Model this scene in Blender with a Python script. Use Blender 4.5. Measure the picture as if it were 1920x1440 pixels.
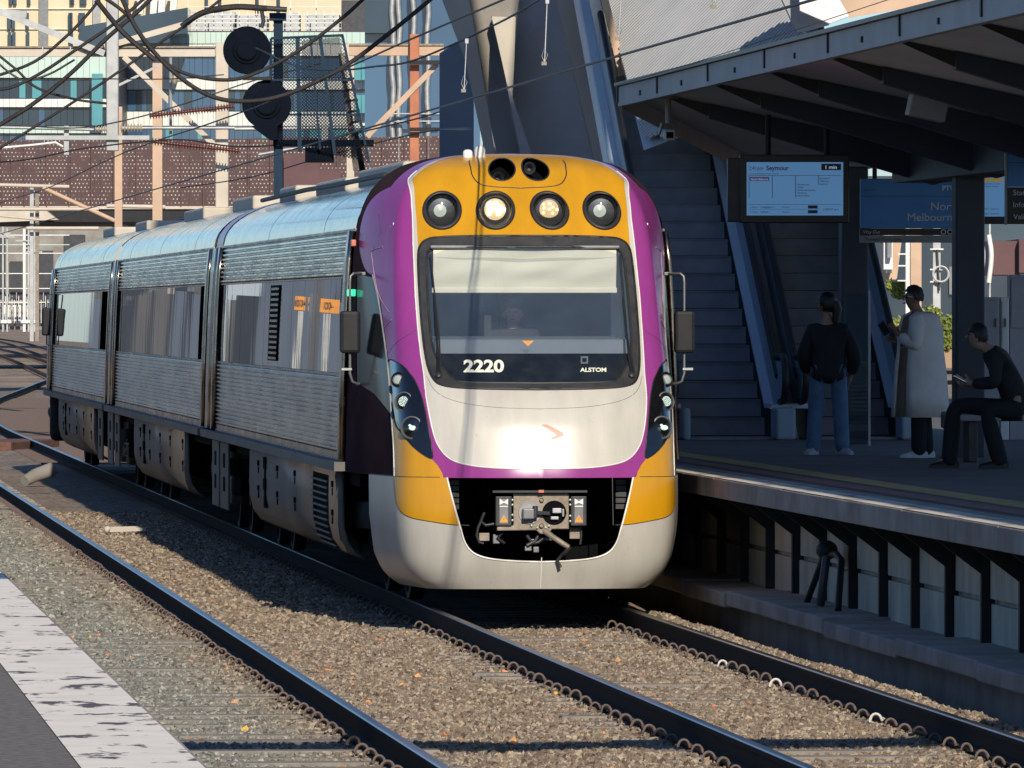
import bpy, bmesh, math, random
from mathutils import Vector, Matrix
from mathutils.geometry import delaunay_2d_cdt
random.seed(7)
for o in list(bpy.data.objects):
    bpy.data.objects.remove(o)
SC = bpy.context.scene
COL = SC.collection

# ------------------------------------------------------------------ camera
# World: rails run along +Y, train nose at the origin, rail tops at z = 0.
TH = math.radians(5.26)                 # angle between the view and the rails
CT, ST = math.cos(TH), math.sin(TH)
CAM = Vector((-6.87, -72.17, 2.55))
FPX = 15950.0                           # focal length in pixels of the 1920 px wide frame
HZ = 585.0                              # horizon row
cam_data = bpy.data.cameras.new('camera')
cam = bpy.data.objects.new('camera', cam_data)
COL.objects.link(cam)
cam.location = CAM
cam.rotation_euler = (math.radians(90), 0, -TH)
cam_data.sensor_width = 36.0
cam_data.lens = 36.0 * FPX / 1920.0
cam_data.shift_y = -(720.0 - HZ) / 1920.0
cam_data.clip_start = 1.0
cam_data.clip_end = 6000.0
SC.camera = cam

# ------------------------------------------------------------------ light
SUN = Vector((-0.13, 2.0, -1.0)).normalized()       # direction the light travels
EL = math.asin(-SUN.z)
world = bpy.data.worlds.new('World')
SC.world = world
world.use_nodes = True
wn = world.node_tree
wn.nodes.clear()
wo = wn.nodes.new('ShaderNodeOutputWorld')
wb = wn.nodes.new('ShaderNodeBackground')
ws = wn.nodes.new('ShaderNodeTexSky')
ws.sky_type = 'NISHITA'
ws.sun_disc = False
ws.sun_elevation = EL
ws.sun_rotation = math.radians(176.0)
ws.air_density = 1.0
ws.dust_density = 0.3
ws.ozone_density = 8.0
wb.inputs['Strength'].default_value = 0.115
wn.links.new(ws.outputs[0], wb.inputs['Color'])
wn.links.new(wb.outputs[0], wo.inputs['Surface'])
sl = bpy.data.lights.new('sun', 'SUN')
sl.energy = 5.0
sl.angle = math.radians(0.53)
sl.color = (1.0, 0.90, 0.75)
so = bpy.data.objects.new('sun', sl)
COL.objects.link(so)
so.rotation_euler = SUN.to_track_quat('-Z', 'Y').to_euler()
so.location = (0, -60, 60)

SC.view_settings.view_transform = 'Standard'
SC.view_settings.look = 'None'
SC.view_settings.gamma = 1.0
SC.view_settings.exposure = 0.05
SC.view_settings.use_curve_mapping = False
SC.render.engine = 'CYCLES'
SC.cycles.max_bounces = 8
SC.cycles.transparent_max_bounces = 12
SC.cycles.caustics_reflective = False
SC.cycles.caustics_refractive = False

# ------------------------------------------------------------------ coordinates
RV = Vector((CT, -ST, 0)); FV = Vector((ST, CT, 0)); UP = Vector((0, 0, 1))
def W(u, v, d):
    """point seen at pixel (u, v) of the photograph at depth d"""
    return CAM + RV * ((u - 960.0) * d / FPX) + FV * d + UP * ((HZ - v) * d / FPX)
def PIX(p):
    r = Vector(p) - CAM
    d = r.dot(FV)
    return 960.0 + FPX * r.dot(RV) / d, HZ - FPX * r.z / d
def WZ(u, v, z):
    """point at pixel (u, v) on the level z"""
    return W(u, v, (CAM.z - z) * FPX / (v - HZ))
def CF(x, d, z):
    """camera-aligned metres: x right, d depth, z height"""
    return Vector((CAM.x, CAM.y, 0)) + RV * x + FV * d + UP * z

# ------------------------------------------------------------------ mesh helpers
def wpos(o):
    p = Vector((0, 0, 0))
    while o is not None:
        p = p + o.location
        o = o.parent
    return p
def link(o, parent=None, loc=None):
    COL.objects.link(o)
    if parent is not None:
        o.parent = parent
        o.location = (Vector(loc) if loc is not None else Vector((0, 0, 0))) - wpos(parent)
    elif loc is not None:
        o.location = loc
    return o
def tag(o, label=None, cat=None, group=None, kind=None):
    if label: o['label'] = label
    if cat: o['category'] = cat
    if group: o['group'] = group
    if kind: o['kind'] = kind
    return o
def thing(name, loc, label=None, cat=None, group=None, kind=None):
    o = bpy.data.objects.new(name, None)
    o.empty_display_size = 0.2
    COL.objects.link(o)
    o.location = loc
    return tag(o, label, cat, group, kind)
def copy_tree(o, parent=None):
    c = o.copy()
    COL.objects.link(c)
    if parent is not None:
        c.parent = parent
    for ch in list(o.children):
        copy_tree(ch, c)
    return c

class MB:
    def __init__(s):
        s.v = []; s.f = []; s.mi = []
    def add(s, vs, fs, mi=0):
        n = len(s.v)
        s.v.extend([tuple(p) for p in vs])
        for f in fs:
            s.f.append(tuple(i + n for i in f)); s.mi.append(mi)
        return s
    def hexa(s, c, mi=0):
        return s.add(c, [(0, 3, 2, 1), (4, 5, 6, 7), (0, 1, 5, 4), (1, 2, 6, 5), (2, 3, 7, 6), (3, 0, 4, 7)], mi)
    def box(s, x0, x1, y0, y1, z0, z1, mi=0):
        return s.hexa([(x0, y0, z0), (x1, y0, z0), (x1, y1, z0), (x0, y1, z0), (x0, y0, z1), (x1, y0, z1), (x1, y1, z1), (x0, y1, z1)], mi)
    def cbox(s, c, sx, sy, sz, R=None, mi=0):
        c = Vector(c); pts = []
        for z in (-.5, .5):
            for x, y in ((-.5, -.5), (.5, -.5), (.5, .5), (-.5, .5)):
                p = Vector((x * sx, y * sy, z * sz))
                pts.append(c + (R @ p if R is not None else p))
        return s.hexa(pts, mi)
    def fbox(s, x0, x1, d0, d1, z0, z1, mi=0):
        """box in camera-aligned metres"""
        return s.hexa([CF(x0, d0, z0), CF(x1, d0, z0), CF(x1, d1, z0), CF(x0, d1, z0), CF(x0, d0, z1), CF(x1, d0, z1), CF(x1, d1, z1), CF(x0, d1, z1)], mi)
    def ibox(s, u0, u1, v0, v1, d, dep, mi=0):
        """box whose front, at depth d, spans pixels u0..u1, v0..v1"""
        k = d / FPX
        return s.fbox((u0 - 960) * k, (u1 - 960) * k, d, d + dep, CAM.z + (HZ - v1) * k, CAM.z + (HZ - v0) * k, mi)
    def iprism(s, poly, d, dep, mi=0, skew=(0, 0)):
        """outline (pixels) at depth d, extruded away from the viewer by dep metres"""
        a = [W(u, v, d) for u, v in poly]
        off = FV * dep + RV * skew[0] + UP * skew[1]
        b = [p + off for p in a]
        n = len(a)
        fs = [tuple(range(n)), tuple(range(2 * n - 1, n - 1, -1))]
        for i in range(n):
            j = (i + 1) % n
            fs.append((i, i + n, j + n, j))
        return s.add(a + b, fs, mi)
    def prism(s, poly, fn, a, b, mi=0):
        """outline of 2-D points extruded between a and b; fn(p, q, t) gives the 3-D point"""
        n = len(poly)
        vs = [fn(p[0], p[1], a) for p in poly] + [fn(p[0], p[1], b) for p in poly]
        fs = [tuple(range(n - 1, -1, -1)), tuple(range(n, 2 * n))]
        for i in range(n):
            j = (i + 1) % n
            fs.append((i, j, j + n, i + n))
        return s.add(vs, fs, mi)
    def bar(s, a, b, w, h=None, up=(0, 0, 1), mi=0):
        a = Vector(a); b = Vector(b); h = w if h is None else h
        t = (b - a).normalized(); up = Vector(up)
        x = t.cross(up)
        if x.length < 1e-4: x = t.cross(Vector((1, 0, 0)))
        x.normalize(); y = x.cross(t).normalized()
        x *= w / 2; y *= h / 2
        return s.hexa([a - x - y, a + x - y, b + x - y, b - x - y, a - x + y, a + x + y, b + x + y, b - x + y], mi)
    def tube(s, pts, r, n=8, closed=False, mi=0, caps=True):
        pts = [Vector(p) for p in pts]; m = len(pts)
        rs = r if isinstance(r, (list, tuple)) else [r] * m
        T = []
        for i in range(m):
            if closed: t = pts[(i + 1) % m] - pts[i - 1]
            else: t = pts[min(i + 1, m - 1)] - pts[max(i - 1, 0)]
            T.append(t.normalized() if t.length > 1e-9 else Vector((0, 0, 1)))
        ref = Vector((0, 0, 1)) if abs(T[0].z) < .9 else Vector((1, 0, 0))
        x = (ref - T[0] * ref.dot(T[0])).normalized()
        vs = []
        for i in range(m):
            x = x - T[i] * x.dot(T[i])
            x = x.normalized() if x.length > 1e-6 else T[i].orthogonal().normalized()
            y = T[i].cross(x)
            for k in range(n):
                a = 2 * math.pi * k / n
                vs.append(pts[i] + (x * math.cos(a) + y * math.sin(a)) * rs[i])
        fs = []
        for i in range(m if closed else m - 1):
            i2 = (i + 1) % m
            for k in range(n):
                k2 = (k + 1) % n
                fs.append((i * n + k, i * n + k2, i2 * n + k2, i2 * n + k))
        if caps and not closed:
            fs.append(tuple(range(n - 1, -1, -1))); fs.append(tuple(range((m - 1) * n, m * n)))
        return s.add(vs, fs, mi)
    def lathe(s, prof, o, axis, n=24, mi=0, cap=True):
        """prof = [(radius, distance along axis)]"""
        o = Vector(o); ax = Vector(axis).normalized()
        x = ax.orthogonal().normalized(); y = ax.cross(x)
        vs = []; m = len(prof)
        for r, h in prof:
            for k in range(n):
                a = 2 * math.pi * k / n
                vs.append(o + ax * h + (x * math.cos(a) + y * math.sin(a)) * r)
        fs = []
        for i in range(m - 1):
            for k in range(n):
                k2 = (k + 1) % n
                fs.append((i * n + k, i * n + k2, (i + 1) * n + k2, (i + 1) * n + k))
        if cap and prof[0][0] > 1e-5: fs.append(tuple(range(n - 1, -1, -1)))
        if cap and prof[-1][0] > 1e-5: fs.append(tuple(range((m - 1) * n, m * n)))
        return s.add(vs, fs, mi)
    def ball(s, c, rx, ry=None, rz=None, n=12, m=8, mi=0):
        ry = rx if ry is None else ry; rz = rx if rz is None else rz
        c = Vector(c); vs = [c + Vector((0, 0, -rz))]
        for i in range(1, m):
            th = -math.pi / 2 + math.pi * i / m
            for k in range(n):
                a = 2 * math.pi * k / n
                vs.append(c + Vector((rx * math.cos(th) * math.cos(a), ry * math.cos(th) * math.sin(a), rz * math.sin(th))))
        vs.append(c + Vector((0, 0, rz)))
        fs = []
        for k in range(n): fs.append((0, 1 + (k + 1) % n, 1 + k))
        for i in range(m - 2):
            for k in range(n):
                k2 = (k + 1) % n
                fs.append((1 + i * n + k, 1 + i * n + k2, 1 + (i + 1) * n + k2, 1 + (i + 1) * n + k))
        last = len(vs) - 1; b = 1 + (m - 2) * n
        for k in range(n): fs.append((b + k, b + (k + 1) % n, last))
        return s.add(vs, fs, mi)
    def grid(s, rows, mi=0, closed=False):
        m = len(rows); n = len(rows[0]); vs = [p for r in rows for p in r]; fs = []
        for i in range(m - 1):
            for k in range(n if closed else n - 1):
                k2 = (k + 1) % n
                fs.append((i * n + k, i * n + k2, (i + 1) * n + k2, (i + 1) * n + k))
        return s.add(vs, fs, mi)
    def mesh(s, name, mats, smooth=None):
        me = bpy.data.meshes.new(name)
        me.from_pydata(s.v, [], s.f)
        for m_ in (mats if isinstance(mats, (list, tuple)) else [mats]):
            me.materials.append(m_)
        if isinstance(mats, (list, tuple)) and len(mats) > 1:
            me.polygons.foreach_set('material_index', s.mi)
        me.update()
        if smooth is not None:
            me.shade_smooth()
            me.set_sharp_from_angle(angle=math.radians(smooth))
        return me
    def build(s, name, mats, parent=None, smooth=None, bevel=0, kind=None):
        o = bpy.data.objects.new(name, s.mesh(name, mats, smooth))
        link(o, parent)
        if bevel:
            b = o.modifiers.new('bevel', 'BEVEL'); b.width = bevel; b.segments = 2; b.limit_method = 'ANGLE'
            b.angle_limit = math.radians(40); b.harden_normals = False
        if kind: o['kind'] = kind
        return o

def smoothcurve(pts, step=None, closed=False, n=6):
    """Catmull-Rom through 2-D or 3-D points"""
    P = [Vector(p) for p in pts]; m = len(P); out = []
    for i in range(m if closed else m - 1):
        if closed: a, b, c, d = P[i - 1], P[i], P[(i + 1) % m], P[(i + 2) % m]
        else:
            b, c = P[i], P[i + 1]
            a = P[i - 1] if i > 0 else b * 2 - c
            d = P[i + 2] if i + 2 < m else c * 2 - b
        k = n if step is None else max(1, int(round((c - b).length / step)))
        for j in range(k):
            t = j / k
            out.append(0.5 * ((2 * b) + (c - a) * t + (2 * a - 5 * b + 4 * c - d) * t * t + (3 * b - a - 3 * c + d) * t ** 3))
    if not closed: out.append(P[-1])
    return out
def lerp_table(tab, x):
    if x <= tab[0][0]: return tab[0][1]
    for i in range(len(tab) - 1):
        if x <= tab[i + 1][0]:
            a, b = tab[i], tab[i + 1]
            return a[1] + (b[1] - a[1]) * (x - a[0]) / (b[0] - a[0])
    return tab[-1][1]
def inpoly(x, y, poly):
    c = False; j = len(poly) - 1
    for i in range(len(poly)):
        xi, yi = poly[i][0], poly[i][1]; xj, yj = poly[j][0], poly[j][1]
        if (yi > y) != (yj > y) and x < (xj - xi) * (y - yi) / (yj - yi) + xi: c = not c
        j = i
    return c

# ------------------------------------------------------------------ materials
def S(c):
    """sRGB 0-255 to linear"""
    r = []
    for k in c:
        k = k / 255.0
        r.append(k / 12.92 if k <= .04045 else ((k + .055) / 1.055) ** 2.4)
    return tuple(r)
class NT:
    def __init__(s, name):
        s.m = bpy.data.materials.new(name); s.m.use_nodes = True
        s.t = s.m.node_tree; s.b = s.t.nodes['Principled BSDF']; s.out = s.t.nodes['Material Output']
        s._co = None
    def n(s, typ, **kw):
        x = s.t.nodes.new(typ)
        for k, v in kw.items():
            if k in x.inputs.keys() if hasattr(x.inputs, 'keys') else False: x.inputs[k].default_value = v
            else: setattr(x, k, v)
        return x
    def l(s, a, b): s.t.links.new(a, b)
    def co(s):
        if s._co is None:
            s._co = s.n('ShaderNodeTexCoord').outputs['Object']
        return s._co
    def mapped(s, scale):
        mp = s.n('ShaderNodeMapping'); mp.inputs['Scale'].default_value = scale
        s.l(s.co(), mp.inputs['Vector']); return mp.outputs[0]
    def noise(s, scale, stretch=(1, 1, 1), detail=4, rough=.6):
        x = s.n('ShaderNodeTexNoise'); x.inputs['Scale'].default_value = scale
        x.inputs['Detail'].default_value = detail; x.inputs['Roughness'].default_value = rough
        s.l(s.mapped(stretch), x.inputs['Vector']); return x.outputs['Fac']
    def ramp(s, fac, stops):
        x = s.n('ShaderNodeValToRGB'); e = x.color_ramp.elements
        while len(e) < len(stops): e.new(.5)
        for i, (p, c) in enumerate(stops):
            e[i].position = p; e[i].color = (c[0], c[1], c[2], 1) if isinstance(c, (tuple, list)) else (c, c, c, 1)
        s.l(fac, x.inputs[0]); return x.outputs[0]
    def mix(s, fac, a, b):
        x = s.n('ShaderNodeMix'); x.data_type = 'RGBA'
        for k, val in ((0, fac), (6, a), (7, b)):
            if hasattr(val, 'is_linked'): s.l(val, x.inputs[k])
            elif k == 0: x.inputs[0].default_value = val
            else: x.inputs[k].default_value = (val[0], val[1], val[2], 1)
        return x.outputs[2]
    def math(s, op, a, b=None):
        x = s.n('ShaderNodeMath'); x.operation = op
        for i, val in enumerate((a, b)):
            if val is None: continue
            if hasattr(val, 'is_linked'): s.l(val, x.inputs[i])
            else: x.inputs[i].default_value = val
        return x.outputs[0]
    def bump(s, h, strength=.3, dist=.01):
        x = s.n('ShaderNodeBump'); x.inputs['Strength'].default_value = strength; x.inputs['Distance'].default_value = dist
        s.l(h, x.inputs['Height']); s.l(x.outputs[0], s.b.inputs['Normal'])
    def color(s, c):
        if hasattr(c, 'is_linked'): s.l(c, s.b.inputs['Base Color'])
        else: s.b.inputs['Base Color'].default_value = (c[0], c[1], c[2], 1)
    def set(s, rough=None, metal=None, spec=None, coat=None):
        if rough is not None: s.b.inputs['Roughness'].default_value = rough
        if metal is not None: s.b.inputs['Metallic'].default_value = metal
        if spec is not None: s.b.inputs['Specular IOR Level'].default_value = spec
        if coat is not None:
            s.b.inputs['Coat Weight'].default_value = coat; s.b.inputs['Coat Roughness'].default_value = .05
M = {}
def pm(name, c, c2=None, scale=3.0, rough=.6, metal=0.0, bump=0.0, bscale=40.0, stretch=(1, 1, 1), spec=None, coat=None, lo=.35, hi=.7, rvar=0.0):
    """painted / weathered surface: two tones in uneven patches, fine grain and relief"""
    t = NT(name)
    if c2 is None: c2 = tuple(k * .78 for k in c)
    f = t.noise(scale, stretch)
    t.color(t.ramp(f, [(lo, c2), (hi, c)]))
    t.set(rough, metal, spec, coat)
    if rvar:
        r = t.ramp(t.noise(scale * 1.7, stretch), [(.3, max(0, rough - rvar)), (.7, min(1, rough + rvar))])
        t.l(r, t.b.inputs['Roughness'])
    if bump: t.bump(t.noise(bscale, stretch, 5), bump, .01)
    M[name] = t.m
    return t
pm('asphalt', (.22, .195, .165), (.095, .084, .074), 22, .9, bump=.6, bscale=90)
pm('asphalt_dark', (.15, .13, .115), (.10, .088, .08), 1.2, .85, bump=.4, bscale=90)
pm('concrete', (.30, .28, .25), (.20, .185, .165), 1.1, .9, bump=.35, bscale=25)
pm('concrete_grey', (.36, .36, .37), (.27, .27, .28), .9, .85, bump=.25, bscale=18)
pm('concrete_brown', (.42, .38, .34), (.33, .30, .27), .7, .85, bump=.25, bscale=15)
pm('concrete_pale', (.52, .47, .39), (.42, .38, .32), 1.3, .85, bump=.2, bscale=20)
pm('concrete_coping', (.36, .32, .28), (.20, .17, .15), 1.6, .9, bump=.3, bscale=20)
pm('concrete_wall', (.66, .57, .45), (.38, .33, .26), 2.2, .9, bump=.3, bscale=20, stretch=(1, 1, .35))
pm('sleeper', (.26, .235, .20), (.17, .15, .13), 5, .95, bump=.3, bscale=60)
pm('rail_side', (.013, .011, .011), (.008, .007, .007), 12, .8, spec=.15, bump=.2, bscale=60)
pm('rail_top', (.36, .34, .31), (.22, .19, .17), 3, .30, metal=1.0, stretch=(8, .3, 1))
pm('clip', (.16, .115, .095), (.10, .075, .065), 30, .75, metal=.3)
pm('clip_pale', (.62, .58, .52), (.5, .46, .40), 30, .6)
pm('rust', (.17, .075, .05), (.09, .045, .035), 8, .85, bump=.2)
pm('rubber', (.012, .012, .013), (.02, .02, .021), 8, .55)
pm('black_metal', (.018, .019, .022), (.01, .011, .013), 5, .55, bump=.1, spec=.25)
pm('dark_void', (.006, .007, .009), (.004, .004, .005), 5, .9, spec=.04)
pm('steel_dark', (.05, .052, .058), (.03, .031, .035), 4, .45, metal=.4)
pm('steel_grey', (.20, .205, .21), (.14, .143, .148), 4, .45, metal=.5)
pm('galvanised', (.42, .43, .42), (.30, .31, .31), 3, .5, metal=.45)
pm('coupler_steel', (.30, .255, .20), (.19, .155, .12), 14, .6, metal=.35, bump=.2)
pm('cream_paint', (.56, .49, .40), (.46, .40, .32), 2.0, .6)
pm('peach_paint', (.54, .37, .25), (.44, .30, .20), 2.0, .6)
pm('orange_paint', (.46, .16, .07), (.36, .12, .055), 2.5, .6)
pm('white_paint', (.78, .76, .72), (.62, .60, .56), 3, .5)
pm('insulator', (.14, .035, .025), (.08, .022, .018), 9, .4)
pm('porcelain', (.46, .40, .30), (.36, .30, .22), 9, .25)
pm('wire', (.022, .020, .019), (.03, .027, .025), 9, .6)
pm('cable', (.024, .020, .018), (.014, .012, .011), 14, .75, bump=.3)
pm('yellow_shell', (.55, .265, .006), (.49, .23, .005), 1.3, .30, spec=.4)
pm('purple_shell', (.255, .040, .215), (.215, .030, .185), 1.3, .24, spec=.35)
pm('white_shell', (.60, .58, .53), (.53, .51, .46), 1.6, .30, metal=.0, coat=.5)
pm('line_white', (.75, .72, .66), (.68, .65, .6), 3, .35)
pm('mauve', (.40, .24, .36), (.34, .2, .3), 3, .3)
pm('gasket', (.020, .021, .022), (.04, .04, .038), 7, .5)
pm('cab_wall', (.84, .87, .90), (.76, .80, .83), 2, .7)
pm('cab_desk', (.10, .12, .14), (.08, .10, .12), 3, .6)
pm('digits', (.72, .74, .60), (.66, .68, .55), 6, .5)
pm('red_mark', (.55, .16, .10), (.5, .14, .09), 6, .4)
pm('warn_orange', (.75, .30, .04), (.66, .25, .03), 8, .5)
pm('tactile', (.62, .42, .12), (.34, .21, .09), 9, .85, bump=.4)
pm('red_line', (.34, .13, .09), (.15, .075, .06), 6, .85)
pm('soffit', (.52, .57, .64), (.45, .50, .56), .8, .7)
pm('canopy_steel', (.040, .052, .075), (.028, .037, .055), 2, .6)
pm('fascia', (.32, .34, .37), (.23, .25, .28), 1.2, .6)
pm('sign_blue', (.07, .27, .60), (.06, .24, .55), 3, .4)
pm('sign_black', (.012, .013, .016), (.016, .017, .02), 3, .4)
pm('sign_grey', (.32, .33, .34), (.26, .27, .28), 3, .5)
pm('sign_text', (.85, .88, .9), (.55, .6, .64), 3, .5)
pm('maroon', (.105, .042, .045), (.075, .03, .034), 1.2, .6)
pm('soil', (.34, .24, .15), (.22, .15, .10), .6, .95, bump=.4, bscale=6)
# --- materials with their own build-up
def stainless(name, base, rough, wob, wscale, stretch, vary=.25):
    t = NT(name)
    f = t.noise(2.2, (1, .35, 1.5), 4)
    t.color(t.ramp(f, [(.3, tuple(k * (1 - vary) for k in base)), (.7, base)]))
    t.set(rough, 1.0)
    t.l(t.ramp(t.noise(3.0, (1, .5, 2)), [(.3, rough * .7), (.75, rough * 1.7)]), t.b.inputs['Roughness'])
    t.bump(t.noise(wscale, stretch, 2, .4), wob, .02)
    M[name] = t.m
stainless('stainless_rib', (.40, .335, .265), .16, .55, 1.0, (1, 2.2, 7), .45)  # extra dark mottling in the colour stands in for broken reflections
stainless('stainless_roof', (.27, .235, .205), .09, .13, .8, (1.5, .55, 1.5), .2)
stainless('stainless_frame', (.40, .34, .28), .24, .12, 2.0, (1, 1, 1))
pm('cab_side', (.050, .031, .036), (.032, .020, .025), 1.5, .35, spec=.0)
t = NT('side_glass')
t.color(t.ramp(t.noise(1.2, (1, 1.6, .05), 2), [(.35, (.020, .024, .028)), (.7, (.045, .052, .058))]))
t.set(.008, 0.0, .9)
t.bump(t.noise(1.0, (1, 1.5, .08), 2, .5), .012, .03)
M['side_glass'] = t.m
t = NT('underframe')
f = t.noise(1.1, (1, .8, 1)); g = t.noise(14, (1, 1, .4), 5)
t.color(t.mix(t.math('MULTIPLY', g, .6), t.ramp(f, [(.3, (.085, .074, .067)), (.7, (.165, .148, .133))]), (.06, .052, .048)))
t.set(.55, .35); t.bump(t.noise(30, (1, 1, 1), 4), .15, .01)
M['underframe'] = t.m
# silver skirt and bonnet with fine road dirt and specks
def specked(name, base, rough, coat, spec=.6):
    t = NT(name)
    v = t.n('ShaderNodeTexVoronoi'); v.inputs['Scale'].default_value = 26
    t.l(t.co(), v.inputs['Vector'])
    sp = t.ramp(v.outputs['Distance'], [(.06, 1.0), (.13, 0.0)])
    keep = t.ramp(t.noise(5, (1, 1, 1), 2), [(.5, 0.0), (.62, 1.0)])
    sm = t.ramp(t.noise(2.3, (2.2, 1, .35), 4), [(.35, 0.0), (.75, .5)])
    c = t.mix(sm, base, tuple(k * .62 for k in base))
    c = t.mix(t.math('MULTIPLY', sp, t.math('MULTIPLY', keep, .75)), c, (.10, .085, .065))
    t.color(c); t.set(rough, .0, spec, coat)
    M[name] = t.m
specked('white_shell', (.50, .475, .42), .31, .0)
specked('yellow_shell', (.55, .265, .006), .27, .0)
specked('purple_shell', (.26, .042, .22), .24, .0, .18)
specked('skirt_shell', (.45, .43, .385), .34, .0)
# clear glass: the panes keep their reflection and let the light through
def glass(name, tint, fac, dust=0.0):
    t = NT(name); t.t.nodes.remove(t.b)
    tr = t.n('ShaderNodeBsdfTransparent'); tr.inputs[0].default_value = (*tint, 1)
    gl = t.n('ShaderNodeBsdfGlossy'); gl.inputs['Color'].default_value = (.9, .93, 1, 1); gl.inputs['Roughness'].default_value = .03
    lw = t.n('ShaderNodeLayerWeight'); lw.inputs['Blend'].default_value = .5
    pw = t.math('MULTIPLY', t.math('POWER', lw.outputs['Facing'], 4.0), .8)
    mx = t.n('ShaderNodeMixShader')
    t.l(t.math('ADD', pw, fac), mx.inputs[0]); t.l(tr.outputs[0], mx.inputs[1]); t.l(gl.outputs[0], mx.inputs[2])
    last = mx.outputs[0]
    if dust:
        df = t.n('ShaderNodeBsdfDiffuse'); df.inputs['Color'].default_value = (.50, .66, .84, 1)
        m2 = t.n('ShaderNodeMixShader'); t.l(t.ramp(t.noise(3.0, (1, 1, 1), 5), [(.3, dust * .8), (.7, dust * 1.2)]), m2.inputs[0]); t.l(last, m2.inputs[1]); t.l(df.outputs[0], m2.inputs[2]); last = m2.outputs[0]
    t.l(last, t.out.inputs['Surface'])
    M[name] = t.m
glass('windscreen', (.96, .98, .99), .12, .062)
glass('lens', (.9, .92, .92), .04)
glass('clear_panel', (.60, .72, .78), .08)
t = NT('blind')
t.color(t.ramp(t.noise(4, (1, 1, 1)), [(.3, (.80, .77, .60)), (.7, (.88, .85, .68))])); t.set(.95, 0, .1)
tl = t.n('ShaderNodeBsdfTranslucent'); tl.inputs['Color'].default_value = (.78, .78, .70, 1)
mx_ = t.n('ShaderNodeMixShader'); mx_.inputs[0].default_value = .27
t.l(t.b.outputs[0], mx_.inputs[1]); t.l(tl.outputs[0], mx_.inputs[2]); t.l(mx_.outputs[0], t.out.inputs['Surface'])
M['blind'] = t.m
def emit(name, c, e, base=(.5, .5, .5)):
    t = NT(name); t.color(base); t.set(.4)
    t.b.inputs['Emission Color'].default_value = (*c, 1); t.b.inputs['Emission Strength'].default_value = e
    M[name] = t.m
emit('lamp_warm', (1.0, .74, .36), 14.0)
emit('lamp_glow', (1.0, .62, .25), .45, (.3, .25, .18))
emit('lamp_amber', (1.0, .60, .20), 2.2)
emit('lamp_cool', (.72, .95, .80), .55, (.6, .66, .62))
emit('lamp_dim', (.7, .75, .65), .06, (.42, .45, .42))
emit('screen', (.16, .40, .78), .36, (.05, .07, .1))
emit('screen_ink', (.05, .10, .22), .10, (.03, .04, .06))
emit('screen_dark', (.02, .03, .08), .05, (.01, .015, .03))
emit('screen_purple', (.10, .05, .20), .3, (.03, .02, .06))
emit('screen_amber', (.35, .25, .08), .45, (.2, .15, .05))
emit('pale_emit', (.55, .7, .9), .5, (.3, .35, .4))
emit('green_led', (.05, .9, .45), 1.2, (.05, .4, .25))
# worn white paint on the platform edge
t = NT('worn_white')
n1 = t.noise(2.3, (1, 1, 1), 5, .7); n2 = t.noise(9, (1, .35, 1), 4, .6)
mask = t.ramp(t.math('ADD', t.math('MULTIPLY', n1, .55), t.math('MULTIPLY', n2, .45)), [(.425, 0.0), (.455, 1.0)])
t.color(t.mix(mask, (.085, .075, .072), t.ramp(t.noise(3, (1, 1, 1)), [(.3, (.74, .67, .56)), (.7, (.87, .80, .69))])))
t.set(.8); t.bump(mask, .3, .01)
M['worn_white'] = t.m
t = NT('worn_white_far')
n1 = t.noise(3.3, (1, .6, 1), 5, .7)
t.color(t.mix(t.ramp(n1, [(.36, 0.0), (.5, 1.0)]), (.24, .20, .17), (.62, .56, .47))); t.set(.8)
M['worn_white_far'] = t.m
# ballast: colour by stone, browner along the running line, greener by the left platform
t = NT('stone')
oi = t.n('ShaderNodeObjectInfo')
geo = t.n('ShaderNodeNewGeometry')
sx = t.n('ShaderNodeSeparateXYZ'); t.l(geo.outputs['Position'], sx.inputs[0])
brown = t.ramp(oi.outputs['Random'], [(0.0, (0.068, 0.048, 0.036)), (.25, (0.212, 0.156, 0.110)), (.5, (0.152, 0.123, 0.096)), (.75, (0.281, 0.224, 0.161)), (.97, (0.379, 0.321, 0.240)), (1.0, (0.349, 0.179, 0.103))])
green = t.ramp(oi.outputs['Random'], [(0.0, (0.072, 0.074, 0.065)), (.3, (0.200, 0.201, 0.168)), (.6, (0.152, 0.156, 0.142)), (.9, (0.304, 0.299, 0.258)), (1.0, (0.384, 0.369, 0.335))])
side = t.ramp(t.math('ADD', t.math('MULTIPLY', sx.outputs[0], .5), 2.05), [(.25, 1.0), (.6, 0.0)])
t.color(t.mix(side, brown, green)); t.set(.9, 0, .3)
M['stone'] = t.m
t = NT('ballast_bed')
sx = t.n('ShaderNodeSeparateXYZ'); t.l(t.co(), sx.inputs[0])
v = t.n('ShaderNodeTexVoronoi'); v.inputs['Scale'].default_value = 17; t.l(t.co(), v.inputs['Vector'])
vs_ = t.n('ShaderNodeSeparateColor'); t.l(v.outputs['Color'], vs_.inputs[0])
big = t.noise(.8, (1, .4, 1), 4)
b = t.ramp(vs_.outputs[0], [(0.0, (.13, .10, .08)), (.5, (.25, .20, .155)), (1.0, (.38, .31, .24))])
g = t.ramp(vs_.outputs[0], [(0.0, (.13, .125, .10)), (.5, (.23, .225, .18)), (1.0, (.35, .33, .27))])
side = t.ramp(t.math('ADD', t.math('MULTIPLY', sx.outputs[0], .5), 2.05), [(.25, 1.0), (.6, 0.0)])
c = t.mix(side, b, g)
c = t.mix(t.ramp(big, [(.4, 0.0), (.75, .5)]), c, (.10, .075, .06))
t.color(c); t.set(.95, 0, .2); t.bump(v.outputs['Distance'], .8, .03)
M['ballast_bed'] = t.m
t = NT('ground')
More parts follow.
